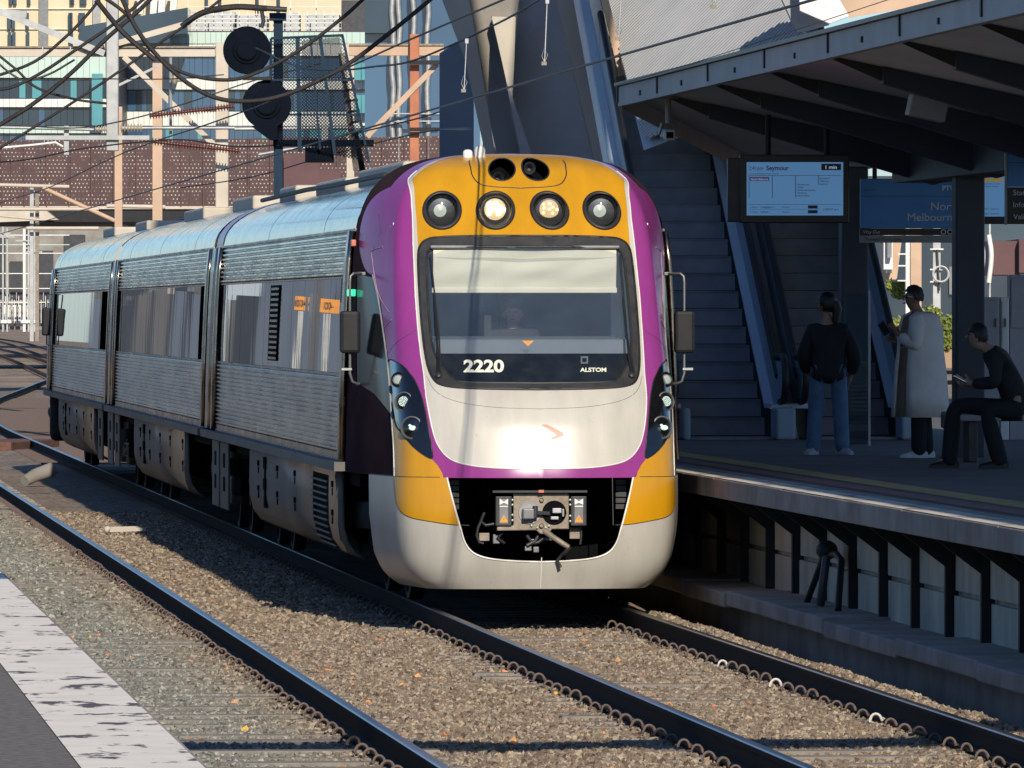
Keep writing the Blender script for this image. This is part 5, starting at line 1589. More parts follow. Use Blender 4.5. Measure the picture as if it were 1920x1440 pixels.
# rooftop plant and rails
for u0, u1, v0, v1 in ((360, 440, 22, 58), (444, 500, 30, 58), (520, 560, 24, 58), (572, 636, 26, 58), (640, 684, 0, 62)):
    MB().ibox(u0, u1, v0, v1, 556, 6).build('roof_plant', M['galvanised' if u1 < 640 else 'steel_dark'], ob2)
for k in range(18):
    u0 = 352 + k * 16
    MB().ibox(u0, u0 + 1.6, 20 if k % 3 else 0, 60, 553, .25).build('rail_post', M['white_paint'], ob2)
for v in (12, 26, 34, 42, 52): MB().ibox(352, 640, v, v + 1.3, 552.6, .2).build('roof_rail', M['white_paint'], ob2)
# dark slope-topped block in front of the tower
MB().iprism([(150, 50), (352, 14), (352, 62), (318, 66), (318, 80), (150, 84)], 538, 6).build('sloped_wing', M['tower_dark'], ob2)
# beige tower with slot windows
bt = thing('apartment_tower', W(150, 200, 640), 'beige tower with narrow slot windows at the top left', 'building')
MB().ibox(-200, 760, -180, 120, 640, 20).build('wall', M['beige_wall'], bt)
MB().ibox(73, 90, -180, 110, 639.6, .6).build('recess', M['steel_grey'], bt)
MB().ibox(174, 188, -180, 110, 639.6, .6).build('recess', M['sign_grey'], bt)
for u0 in (-60, -34, 14, 22, 48, 130, 147, 128, 153, 205, 232):
    for v0 in (-22, 24, 60):
        du = (v0 % 7) - 3
        MB().ibox(u0 + du, u0 + du + 6, v0, v0 + 30, 639.5, .8).build('slot_window', M['tower_dark'], bt)
for v0 in (-30, 16, 54): MB().ibox(-200, 174, v0, v0 + 1.2, 639.8, .3).build('string_course', M['white_band'], bt)
for u0 in (260, 285, 300, 322):
    MB().iprism([(u0, -40), (u0 + 14, -40), (u0 + 8, 26), (u0 - 4, 26)], 636, 1.0).build('fin', M['white_band'], bt)
for u0 in (385, 410, 480, 520): MB().ibox(u0, u0 + 5, -40, 24, 639.4, .6).build('slot_window', M['tower_dark'], bt)
# dark glass tower with silver mullions
gt = thing('glass_tower', W(780, 300, 480), 'dark blue tower with silver tubes beside the concrete column', 'building')
MB().ibox(684, 900, -120, 420, 480, 20).build('wall', M['tower_blue'], gt)
for i, u0 in enumerate((736, 748, 775, 802)):
    pts = [W(u0 + 2 * math.sin(k * 1.7 + i), -60 + k * 28, 478.8) for k in range(14)]
    MB().tube(pts, .16, 8).build('mullion', M['galvanised'], gt, smooth=60)
MB().ibox(684, 742, 0, 62, 479, 1).build('plant_screen', M['tower_dark'], gt)
for v0 in (212, 226): MB().ibox(736, 830, v0, v0 + 2, 478, .3).build('rail', M['galvanised'], gt)

# ------------------------------------------------------------------ overhead line structures
def portal(d, pieces, label, cat='gantry'):
    p_ = thing('gantry', W(pieces[0][1], 600, d), label, cat)
    return p_
d = 176.0
gn = portal(d, [('', 405)], 'cream steel gantry with diagonal braces and hanging drop post on the left')
MB().ibox(404, 428, 80, 640, d, .28).build('column', M['cream_paint'], gn, bevel=.02)
MB().ibox(-60, 403, 90, 106, d + .03, .22).build('beam', M['cream_paint'], gn)
MB().ibox(-60, 403, 86.5, 89.5, d - .03, .34).build('beam_flange', M['coupler_steel'], gn)
MB().ibox(199, 222, -60, 283, d - .35, .25).build('drop_post', M['galvanised'], gn, bevel=.02)
MB().ibox(215, 229, 200, 640, d + 14, .2).build('far_column', M['peach_paint'], gn)
MB().ibox(286, 304, 118, 640, d + 9, .22).build('far_column', M['peach_paint'], gn)
for a, b, w_, m_ in (((10, 26), (196, 100), .13, 'galvanised'), ((196, 88), (352, 44), .12, 'cream_paint'), ((232, 106), (402, 272), .11, 'cream_paint'), ((0, 23), (50, 27), .14, 'galvanised'), ((222, 160), (300, 122), .05, 'galvanised')):
    MB().bar(W(*a, d - .1), W(*b, d - .1), w_, w_ * .7, FV).build('brace', M[m_], gn)
for u0, v0, v1 in ((120, 236, 290), (79, 88, 112), (131, 88, 106)): MB().ibox(u0, u0 + (9 if v1 > 200 else 2), v0, v1, d - .4, .1).build('hanger', M['galvanised'], gn)
MB().tube([W(-40, 238, d - .5), W(60, 240, d - .5), W(176, 243, d - .5)], .032, 8).build('cantilever', M['galvanised'], gn, smooth=50)
MB().tube([W(236, 240, d - .5), W(480, 240, d - .5), W(672, 238, d - .5)], .034, 8).build('cantilever', M['galvanised'], gn, smooth=50)
MB().ibox(48, 280, 254, 262, d - .45, .08).build('cantilever', M['galvanised'], gn)
MB().tube([W(-30, 280, d - .6), W(60, 272, d - .6), W(104, 267, d - .6), W(118, 275, d - .6)], .025, 8).build('registration_arm', M['white_paint'], gn, smooth=50)
def insul(a, b, n, r, mat, parent):
    a, b = Vector(a), Vector(b); t_ = (b - a); L_ = t_.length; t_.normalize()
    prof = [(r * .35, 0)]
    for k in range(n):
        z = L_ * (k + .3) / n; prof += [(r * .4, z - L_ * .2 / n), (r, z), (r * .95, z + L_ * .15 / n), (r * .4, z + L_ * .3 / n)]
    prof.append((r * .35, L_))
    return MB().lathe(prof, a, t_, 12).build('insulator', M[mat], parent, smooth=35)
insul(W(178, 242, d - .5), W(200, 242, d - .5), 4, .09, 'porcelain', gn)
insul(W(226, 240, d - .5), W(268, 240, d - .5), 7, .10, 'porcelain', gn)
insul(W(280, 217, d - .7), W(440, 199, d - .7), 30, .085, 'insulator', gn)
insul(W(284, 265, d - .7), W(450, 283, d - .7), 30, .085, 'insulator', gn)
insul(W(320, 147, d - .6), W(342, 149, d - .6), 1, .15, 'porcelain', gn)
MB().tube([W(320, 108, d - .3), W(320, 260, d - .3)], .03, 8).build('down_tube', M['galvanised'], gn)
d2 = 205.0
g2_ = portal(d2, [('', 775)], 'orange gantry post with a peach beam and brace left of the concrete column')
MB().ibox(768, 786, 64, 640, d2, .24).build('column', M['orange_paint'], g2_, bevel=.02)
MB().ibox(655, 832, 86, 104, d2 + .3, .24).build('beam', M['peach_paint'], g2_)
MB().ibox(655, 832, 82, 85.5, d2 + .25, .34).build('beam_flange', M['coupler_steel'], g2_)
MB().ibox(650, 664, 80, 640, d2 + .32, .25).build('column', M['cream_paint'], g2_)
MB().bar(W(820, 120, d2), W(688, 256, d2), .13, .08, FV).build('brace', M['peach_paint'], g2_)
MB().ibox(768, 832, 113, 121, d2 - .3, .1).build('arm', M['black_metal'], g2_)
MB().ibox(768, 832, 239, 246, d2 - .3, .1).build('arm', M['black_metal'], g2_)
d3 = 150.0
g3_ = portal(d3, [('', 610)], 'galvanised cantilever arm hanging over the front railcar roof')
MB().tube([W(440, 242, d3), W(680, 239, d3)], .035, 8).build('cantilever', M['galvanised'], g3_, smooth=50)
MB().ibox(603, 615, 234, 290, d3 - .1, .1).build('hanger', M['galvanised'], g3_)
MB().tube([W(485, 290, d3), W(540, 280, d3), W(585, 276, d3), W(604, 286, d3)], .028, 8).build('registration_arm', M['galvanised'], g3_, smooth=50)
insul(W(488, 178, d3), W(488, 236, d3), 5, .075, 'porcelain', g3_)
d4 = 230.0
g4_ = portal(d4, [('', 60)], 'low white cantilever arms at the far left behind the rear railcar')
for a, b, r in (((-30, 346), (130, 350), .05), ((-30, 392), (185, 392), .05), ((50, 428), (185, 428), .05), ((80, 352), (215, 414), .06), ((-30, 402), (75, 412), .03), ((200, 386), (310, 388), .055)):
    MB().tube([W(*a, d4), W(*b, d4)], r, 8).build('cantilever', M['cream_paint' if a[0] != 80 else 'peach_paint'], g4_, smooth=50)
for u0, v0 in ((56, 345), (66, 360)): MB().ibox(u0, u0 + 7, v0, 640, d4 + .3, .12).build('column', M['galvanised' if u0 < 60 else 'coupler_steel'], g4_)

# ------------------------------------------------------------------ signals (seen from behind)
ds = 142.0
pm('signal_black', (.006, .009, .017), (.004, .006, .011), 2, .9, spec=.05)
pm('mast_blue', (.022, .04, .07), (.016, .03, .05), 1, .8, spec=.1)
sm_ = thing('signal_mast', W(520, 600, ds), 'dark signal mast with two round black signal heads above the train', 'signal')
MB().ibox(513, 530, 28, 640, ds + .3, .18).build('mast', M['mast_blue'], sm_)
MB().ibox(505, 536, 24, 38, ds + .2, .3).build('mast_head', M['mast_blue'], sm_)
for (u, v, r) in ((463, 94, 45), (500, 196, 46)):
    c = W(u, v, ds); rr = r * ds / FPX
    h_ = MB().lathe([(0, .03), (rr * .55, .03), (rr * .6, .0), (rr * .97, .0), (rr, -.02), (rr, -.05), (0, -.05)], c, -FV, 48).build('target_board', M['signal_black'], sm_, smooth=30)
    MB().lathe([(rr * .45, 0), (rr * .45, .05), (rr * .38, .08), (0, .08)], c, -FV, 24).build('signal_housing', M['signal_black'], h_, smooth=40)
MB().ibox(455, 508, 144, 150, ds - .1, .2).build('platform_step', M['black_metal'], sm_)
MB().iprism([(470, 236), (520, 236), (520, 262), (505, 262)], ds - .05, .4).build('bracket', M['signal_black'], sm_)
MB().tube([W(400, 20, ds), W(440, 13, ds), W(490, 15, ds), W(538, 18, ds)], .045, 8).build('outrigger', M['wire'], sm_, smooth=60)
MB().tube([W(490, 16, ds), W(494, 40, ds), W(490, 52, ds)], .035, 8).build('hanger', M['wire'], sm_, smooth=60)
# perforated access cage on the signal structure
def mesh_mat():
    t = NT('cage_mesh')
    sx = t.n('ShaderNodeSeparateXYZ'); t.l(t.co(), sx.inputs[0])
    a = t.math('FRACT', t.math('DIVIDE', t.math('ADD', sx.outputs[0], sx.outputs[2]), .055)); b = t.math('FRACT', t.math('DIVIDE', t.math('SUBTRACT', sx.outputs[0], sx.outputs[2]), .055))
    op = t.math('MULTIPLY', t.math('GREATER_THAN', a, .21), t.math('GREATER_THAN', b, .21))
    tr = t.n('ShaderNodeBsdfTransparent'); mx = t.n('ShaderNodeMixShader')
    t.color((.006, .010, .018)); t.set(.9, 0, .05)
    t.l(op, mx.inputs[0]); t.l(t.b.outputs[0], mx.inputs[1]); t.l(tr.outputs[0], mx.inputs[2]); t.l(mx.outputs[0], t.out.inputs['Surface'])
    M['cage_mesh'] = t.m
mesh_mat()
cg = thing('access_cage', W(590, 290, ds), 'dark mesh access cage leaning beside the signal mast', 'cage')
MB().iprism([(508, 72), (642, 66), (692, 305), (505, 262)], ds + .1, .02).build('mesh_screen', M['cage_mesh'], cg)
MB().iprism([(566, 76), (636, 70), (676, 300), (566, 280)], ds + .9, .02).build('mesh_screen', M['cage_mesh'], cg)
for a, b, w_ in (((508, 72), (644, 66), .06), ((558, 70), (562, 285), .10), ((600, 68), (628, 290), .08), ((642, 66), (692, 305), .06), ((508, 150), (660, 150), .05), ((508, 215), (676, 215), .05), ((508, 72), (506, 262), .06), ((582, 70), (600, 280), .05)):
    MB().bar(W(*a, ds + .06), W(*b, ds + .06), w_ * .7, .05, FV).build('frame_bar', M['mast_blue'], cg)
for k in range(7):
    v_ = 150 + k * 20
    MB().bar(W(640 + k * 4, v_, ds + .5), W(664 + k * 3.6, v_ - 3, ds + .5), .04, .04, FV).build('ladder_rung', M['black_metal'], cg)
MB().bar(W(640, 100, ds + .6), W(668, 320, ds + .6), .1, .08, FV).build('ladder_stile', M['coupler_steel'], cg)
MB().bar(W(666, 250, ds + .6), W(680, 320, ds + .6), .1, .08, FV).build('ladder_stile', M['signal_black'], cg)
for u0, u1, v0, v1 in ((512, 700, 262, 274), (572, 625, 276, 304)): MB().ibox(u0, u1, v0, v1, ds + .2, .5).build('cage_floor', M['signal_black'], cg)

# ------------------------------------------------------------------ cables and wires
def cable(pts, d0, d1, r, name, label, mat='wire', grp='overhead wires', n=6):
    m = len(pts); P = [W(u, v, d0 + (d1 - d0) * i / (m - 1)) for i, (u, v) in enumerate(pts)]
    o = MB().tube(smoothcurve(P, n=8), r, n).build(name, M[mat], smooth=60)
    return tag(o, label, 'cable' if mat == 'cable' else 'wire', grp)
G1 = 'heavy feeder cables hanging across the left'
cable([(-30, 150), (60, 118), (120, 72), (170, 20), (205, -30)], 120, 120, .022, 'feeder_cable', 'thick dark cable rising from the left edge to the top of the drop post', 'cable', G1)
cable([(-30, 168), (20, 164), (80, 135), (150, 88), (220, 40), (290, -20)], 118, 118, .023, 'feeder_cable', 'sagging double cable crossing the left tower from lower left', 'cable', G1)
cable([(-20, 246), (60, 196), (130, 140), (200, 72), (260, 20), (300, -20)], 116, 116, .03, 'feeder_cable', 'straight dark cable climbing past the drop post', 'cable', G1)
cable([(-20, 290), (90, 222), (200, 150), (300, 80), (400, 10), (430, -20)], 124, 124, .020, 'feeder_cable', 'long dark cable rising from left edge towards the signals', 'cable', G1)
cable([(188, -10), (240, 30), (280, 90), (340, 135), (420, 150), (480, 137), (560, 95), (640, 35), (690, -10)], 100, 100, .022, 'feeder_cable', 'upper sagging bundle of cable passing the upper signal head', 'cable', G1, 8)
cable([(225, -10), (260, 60), (320, 130), (390, 178), (460, 190), (540, 176), (640, 128), (720, 70), (800, 5), (820, -15)], 98, 98, .026, 'feeder_cable', 'lower thick sagging cable crossing the lower signal head', 'cable', G1, 8)
cable([(180, 0), (230, 60), (290, 112)], 101, 101, .03, 'feeder_cable', 'short steep cable beside the drop post top', 'cable', G1)
cable([(-20, 90), (30, 130), (70, 165), (140, 186), (200, 194)], 119, 119, .018, 'feeder_cable', 'slack cable drooping at the left edge below the beam', 'cable', G1)
cable([(-20, 100), (10, 130), (45, 150), (90, 140), (140, 112)], 119, 119, .015, 'overhead_wire', 'thin slack wire looping at the left edge')
cable([(340, 50), (380, 24), (440, 13), (500, 16)], 138, 138, .05, 'feeder_cable', 'thick cable arching on to the signal outrigger', 'cable', G1)
cable([(-30, 306), (60, 298), (160, 278), (330, 262), (450, 275), (600, 262), (760, 228), (840, 205)], 160, 150, .014, 'overhead_wire', 'contact wire running level over the maroon parapet')
tag(MB().tube([(-.23, -70 + 12 * k, 4.47) for k in range(20)], .010, 6).build('overhead_wire', M['wire'], smooth=60), 'long contact wire over the train climbing across the concrete piers', 'wire', 'overhead wires')
tag(MB().tube([(-.08, -70 + 12 * k, 5.25 + .05 * math.cos(k * 1.05)) for k in range(20)], .011, 6).build('overhead_wire', M['wire'], smooth=60), 'carrier wire above the long contact wire of the train', 'wire', 'overhead wires')
cable([(480, 90), (560, 125), (640, 131), (700, 125), (770, 115), (870, 74), (960, 30), (1010, 0), (1030, -12)], 140, 84, .014, 'overhead_wire', 'catenary wire swooping from the signal to the top of the piers')
cable([(340, 352), (480, 330), (620, 290), (760, 255), (840, 240)], 150, 135, .010, 'overhead_wire', 'faint wire just above the roofs of the railcars')
cable([(0, 232), (140, 240), (250, 222), (360, 190), (480, 150), (600, 120)], 150, 150, .012, 'overhead_wire', 'thin wire slanting behind the red insulators')
cable([(110, 150), (190, 148), (320, 148), (420, 140)], 170, 170, .012, 'overhead_wire', 'level wire tied to the round insulator')
cable([(1155, 160), (1300, 118), (1480, 60), (1700, -12)], 86, 68, .004, 'overhead_wire', 'hair thin wire following the canopy edge')
cable([(1260, 480), (1400, 500), (1500, 520)], 300, 300, .01, 'overhead_wire', 'far wire beyond the escalators')
for i, (u, v0, v1, dd) in enumerate(((873, 75, 170, 90), (1024, 0, 119, 84), (1163, -10, 72, 78), (1342, -10, 12, 75))):
    dr = thing('wire_dropper', W(u, v1, dd), ('dropper hanging in front of the left concrete pier', 'dropper hanging before the dark middle pier', 'dropper hanging by the corrugated roof edge', 'dropper on the wire above the canopy')[i], 'dropper', 'droppers of the overhead line')
    MB().tube([W(u + 2, v0, dd), W(u - 3, v1, dd)], .006, 6).build('rod', M['galvanised'], dr)
    MB().tube([W(u - 3, v1 - 2, dd), W(u - 8, v1 - 14, dd), W(u - 4, v1 - 28, dd), W(u + 3, v1 - 16, dd), W(u - 2, v1 - 4, dd)], .004, 6).build('loop', M['galvanised'], dr, smooth=60)
    MB().cbox(W(u - 4, v1, dd), .05, .03, .035).build('clamp', M['coupler_steel'], dr)
    MB().cbox(W(u + 2, v0 + 2, dd), .035, .03, .05).build('clamp', M['galvanised'], dr)

# ------------------------------------------------------------------ yard seen under the canopy on the right
pm('brick_pale', (.55, .42, .28), (.45, .34, .22), .4, .8)
dk = thing('dark_shed', W(1750, 640, 260), 'dark shed wall in the yard behind the canopy columns', 'building')
MB().ibox(1500, 2100, 330, 640, 262, 8).build('wall', M['tower_dark'], dk)
MB().ibox(1780, 1800, 500, 552, 261.8, .1).build('door', M['steel_grey'], dk)
posts = ((1707, 1728, 'peach_paint', 170, 'broad peach post behind the person in the cream coat'), (1749, 1764, 'galvanised', 175, 'white electrical post with cross arms right of the peach post'), (1698, 1706, 'white_paint', 165, 'slim white post left of the peach post'), (1838, 1845, 'white_paint', 160, 'white post seen right of the dark column'), (1854, 1858, 'galvanised', 168, 'thin post seen right of the dark column'))
for u0, u1, m_, dd, lb in posts:
    q = thing('yard_post', W(u0, 700, dd), lb, 'post', 'posts in the yard behind the canopy')
    MB().ibox(u0, u1, 330, 690, dd, .2).build('shaft', M[m_], q, bevel=.01)
    if u0 == 1749:
        for v0 in (466, 504, 527): MB().ibox(1744, 1769, v0, v0 + 2.5, dd - .1, .08).build('crossarm', M['white_paint'], q)
        MB().lathe([(.16, 0), (.18, .03), (.16, .06), (.14, .03), (.16, 0)], W(1764, 514, dd - .15), -FV, 20, cap=False).build('ring', M['white_paint'], q)
        MB().tube([W(1757, 468, dd - .1), W(1759, 500, dd - .1), W(1761, 545, dd - .1)], .02, 6).build('conduit', M['steel_dark'], q)
    if u0 == 1698:
        for v0 in (475, 497, 525): MB().ibox(1683, 1699, v0, v0 + 2.5, dd - .05, .05).build('crossarm', M['white_paint'], q)
    if u0 > 1830:
        MB().tube(smoothcurve([W(u0, 440, dd - .2), W(u0 + 5, 480, dd - .2), W(u0, 530, dd - .2)], n=6), .05, 8).build('cable_loop', M['white_paint'], q, smooth=60)
yb2 = thing('brick_building', W(1660, 640, 200), 'orange and white building end behind the escalator handrail', 'building')
MB().iprism([(1658, 440), (1692, 440), (1682, 520), (1680, 524), (1666, 524), (1660, 505)], 200, 3).build('wall', M['peach_paint'], yb2)
MB().ibox(1657, 1674, 440, 505, 199.5, .4).build('bay', M['white_paint'], yb2)
MB().ibox(1664, 1672, 442, 483, 199.2, .2).build('window', M['steel_grey'], yb2)
MB().ibox(1662, 1672, 506, 512, 199.2, .2).build('window', M['tower_dark'], yb2)
bk = thing('brick_building', W(1900, 640, 205), 'dusky red clad building behind the second screen', 'building')
MB().ibox(1862, 1912, 452, 515, 205, 6).build('wall', M['maroon'], bk)
MB().ibox(1911, 2050, 448, 511, 204.5, 6).build('wall', M['maroon'], bk)
MB().ibox(1838, 2050, 400, 452, 212, 6).build('rear_wall', M['tower_dark'], bk)
for k, (u0, u1, v0, v1, m_) in enumerate(((1825, 1874, 557, 700, 'sign_grey'), (1876, 1892, 557, 700, 'white_band'), (1893, 1990, 515, 700, 'sign_grey'))):
    q = thing('equipment_cabinet', W(u0, 700, 96), ('pale grey cabinet behind the head of the seated person', 'narrow white cabinet between two grey cabinets', 'tall grey cabinet cut by the right edge')[k], 'cabinet', 'cabinets at the back of the platform')
    MB().ibox(u0, u1, v0, 846, 95.2 + .1 * k, .5).build('case', M[m_], q, bevel=.01)
    MB().ibox(u0 + 3, u1 - 3, v0 + 8, v0 + 100, 95.18 + .1 * k, .02).build('door', M[m_], q, bevel=.004)
    MB().ibox(u1 - 8, u1 - 6, v0 + 40, v0 + 56, 95.15 + .1 * k, .03).build('handle', M['steel_dark'], q)
# bank of earth, rails and shrubs across the far side
p_ = thing('embankment', W(1750, 700, 150), kind='structure')
MB().iprism([(1640, 690), (1640, 648), (1720, 640), (1860, 636), (1990, 640), (1990, 690)], 158, 30).build('earth', M['soil'], p_)
for v0 in (697, 716):
    q = MB().bar(WZ(1500, v0 + 4, -.05), WZ(2100, v0 - 2, -.05), .08, .16); tag(q.build('far_rail', M['rail_side']), 'far rail crossing the yard behind the %s of the cream coat' % ('waist' if v0 < 700 else 'hem'), 'rail')

# unseen wall added beyond the left platform for the polished car sides to mirror
pm('unseen_bay_grey', (.36, .43, .49), (.31, .37, .42), .3, .8, stretch=(1, 1, .1))
pm('unseen_bay_dark', (.14, .16, .18), (.10, .115, .13), .3, .8)
pm('unseen_bay_tan', (.36, .34, .31), (.30, .28, .26), .3, .8)
wl = thing('reflected_wall', (-13, 120, -.3), 'unseen wall of grey bays added to be mirrored in the railcar sides', 'wall')
rw = random.Random(5); y = 34.0
while y < 330:
    ln = rw.choice((1.2, 2.0, 3.0, 4.5, 6.0)); m_ = rw.choice(('unseen_bay_grey', 'unseen_bay_grey', 'unseen_bay_grey', 'unseen_bay_grey', 'unseen_bay_grey', 'unseen_bay_dark', 'unseen_bay_tan') if y < 200 else ('unseen_bay_grey', 'unseen_bay_dark', 'unseen_bay_dark', 'unseen_bay_tan'))
    x_ = -13.0 + rw.choice((0, 0, .25, .5))
    # each bay is splayed a little towards the light
    MB().prism([(x_ - 1.5, y), (x_ - .45 * ln * .35, y), (x_, y + ln - .02), (x_ - 1.5, y + ln - .02)], lambda p, q, t_: (p, q, t_), -.33, 3.9 + rw.uniform(0, 1.2)).build('bay', M[m_], wl)  # bay of the added unseen wall
    y += ln
# gantry beam crossing high above the platforms near the viewer; its shadow lies across the ballast
og = thing('gantry', (-2, -33.2, 7.2), kind='structure')
MB().box(-9.0, 6.0, -33.4, -33.05, 6.95, 7.35).build('beam', M['cream_paint'], og)
for x in (-8.9, 11.9): MB().box(x - .15, x + .15, -33.4, -33.1, -.3, 7.5).build('column', M['cream_paint'], og)
MB().box(6.0, 12.05, -33.4, -33.05, 6.95, 7.35).build('beam', M['cream_paint'], og)

for u, wd_, lb in ((548, .20, 'orange speed board whose reflection shows in the front railcar windows'), (600, .32, 'wider orange speed board mirrored in the front railcar windows')):
    q = W(u, 567, 150.0); q.x = -2.9 - q.x; q.z += .44
    sg = thing('speed_board', (q.x, q.y, -.3), lb, 'sign', 'speed boards beside the line')
    MB().box(q.x - .03, q.x + .03, q.y + .01, q.y + .07, -.3, q.z + .1).build('post', M['galvanised'], sg)
    MB().box(q.x - wd_ / 2, q.x + wd_ / 2, q.y - .015, q.y, q.z - .13, q.z + .13).build('board', M['warn_orange'], sg, bevel=.004)
    vs, fs = text_pts('40', .2, .004, 'CENTER')
    MB().add([(q.x + v[0], q.y - .02, q.z - .07 + v[1]) for v in vs], fs).build('lettering', M['sign_black'], sg)
# ------------------------------------------------------------------ shrubs: stems with many small leaf blades
t = NT('leaf_green'); oi = t.n('ShaderNodeNewGeometry'); 
t.color(t.ramp(t.noise(2.2, (1, 1, 1), 3), [(.3, (.10, .13, .025)), (.5, (.20, .24, .05)), (.7, (.34, .36, .09))])); t.set(.7)
M['leaf_green'] = t.m
def shrub(u, v, d, w, h, label, seed):
    r = random.Random(seed); b = W(u, v, d)
    sh = thing('shrub', b, label, 'shrub', 'shrubs in the yard')
    st = MB(); lf = MB()
    for i in range(14):
        a = r.uniform(0, 6.28); tip = b + Vector((math.cos(a) * w * r.uniform(.1, .5), math.sin(a) * w * r.uniform(.1, .5), h * r.uniform(.6, 1.0)))
        mid_ = (b + tip) / 2 + Vector((r.uniform(-.1, .1), r.uniform(-.1, .1), .1))
        st.tube([b, mid_, tip], [.03, .02, .008], 5)
        for k in range(320):
            t_ = r.uniform(.2, 1.05); q = b.lerp(tip, t_) + Vector((r.gauss(0, .16), r.gauss(0, .16), r.gauss(0, .10))) * w * .42
            n = Vector((r.gauss(0, 1), r.gauss(0, 1), r.gauss(0, 1))).normalized(); x = n.orthogonal().normalized() * r.uniform(.014, .03); y = n.cross(x).normalized() * r.uniform(.03, .06)
            lf.add([q - x, q - y, q + x, q + y], [(0, 1, 2, 3)])
    st.build('stem', M['rust'], sh); lf.build('foliage', M['leaf_green'], sh, kind='stuff')
shrub(1775, 660, 152, .62, .6, 'bright green shrub between the white post and the dark column', 1)
shrub(1738, 650, 154, .55, .68, 'green shrub behind the neck of the person in the cream coat', 2)
shrub(1690, 655, 155, .5, .55, 'green shrub behind the raised phone', 3)
shrub(1687, 560, 172, .55, .35, 'dull green shrub top beside the slim white post', 4)

# ------------------------------------------------------------------ people
pm('skin_light', (.42, .26, .19), (.38, .23, .165), 9, .55)
pm('skin_tan', (.30, .17, .115), (.27, .15, .10), 9, .55)
pm('hair_black', (.010, .009, .010), (.018, .016, .016), 30, .5, bump=.4, bscale=60)
pm('jacket_black', (.018, .02, .024), (.012, .013, .016), 7, .8, bump=.3, bscale=30)
pm('denim', (.16, .27, .42), (.11, .20, .33), 9, .85, bump=.2, bscale=60)
pm('coat_cream', (.86, .80, .74), (.76, .70, .65), 6, .9, bump=.2, bscale=50)
pm('tee_white', (.60, .60, .60), (.52, .52, .53), 6, .9)
pm('trouser_black', (.014, .015, .018), (.009, .01, .012), 8, .85, bump=.2, bscale=40)
pm('shoe_white', (.66, .66, .66), (.52, .52, .54), 12, .6)
pm('shoe_black', (.012, .012, .013), (.02, .02, .02), 12, .5)
def skin_mesh(name, verts, edges, radii, mat, parent, root=0, sub=2):
    me = bpy.data.meshes.new(name); me.from_pydata([tuple(v) for v in verts], edges, []); me.update()
    o = bpy.data.objects.new(name, me); COL.objects.link(o)
    sk = o.modifiers.new('skin', 'SKIN'); sk.use_smooth_shade = True
    if not me.skin_vertices: 
        me.attributes.new(name='skin', type='FLOAT2', domain='POINT') if False else None
    sv = me.skin_vertices
    if not sv:
        bpy.context.view_layer.objects.active = o; bpy.ops.mesh.customdata_skin_add(); sv = me.skin_vertices
    for i, r in enumerate(radii):
        rr = r if isinstance(r, (tuple, list)) else (r, r)
        sv[0].data[i].radius = rr; sv[0].data[i].use_root = (i == root)
    ss = o.modifiers.new('sub', 'SUBSURF'); ss.levels = sub; ss.render_levels = sub
    dg = bpy.context.evaluated_depsgraph_get()
    m2 = bpy.data.meshes.new_from_object(o.evaluated_get(dg))
    bpy.data.objects.remove(o); bpy.data.meshes.remove(me)
    m2.name = name; m2.materials.clear(); m2.materials.append(mat); m2.shade_smooth()
    return link(bpy.data.objects.new(name, m2), parent)
def hand_graph(V, E, R, wrist, d, side, curl=.5, nrm_=Vector((0, 0, -1))):
    """palm and five fingers grown from vertex index wrist along d; side points to the thumb"""
    d = Vector(d).normalized(); side = (Vector(side) - d * Vector(side).dot(d)).normalized(); n = d.cross(side) if nrm_ is None else nrm_
    w0 = Vector(V[wrist]); palm = len(V)
    V.append(w0 + d * .055); R.append((.036, .018)); E.append((wrist, palm))
    for k, (o, L) in enumerate(((.03, .072), (.010, .082), (-.010, .076), (-.029, .06))):
        b = len(V); base = w0 + d * .09 + side * o
        V.append(base); R.append(.0095); E.append((palm, b))
        V.append(base + d * L * .5 + n * .012 * curl * 2); R.append(.0085); E.append((b, b + 1))
        V.append(base + d * L * (.95 - .35 * curl) + n * .05 * curl); R.append(.007); E.append((b + 1, b + 2))
    b = len(V)
    V.append(w0 + d * .035 + side * .045); R.append(.011); E.append((palm, b))
    V.append(w0 + d * .07 + side * .062 + n * .012); R.append(.009); E.append((b, b + 1))
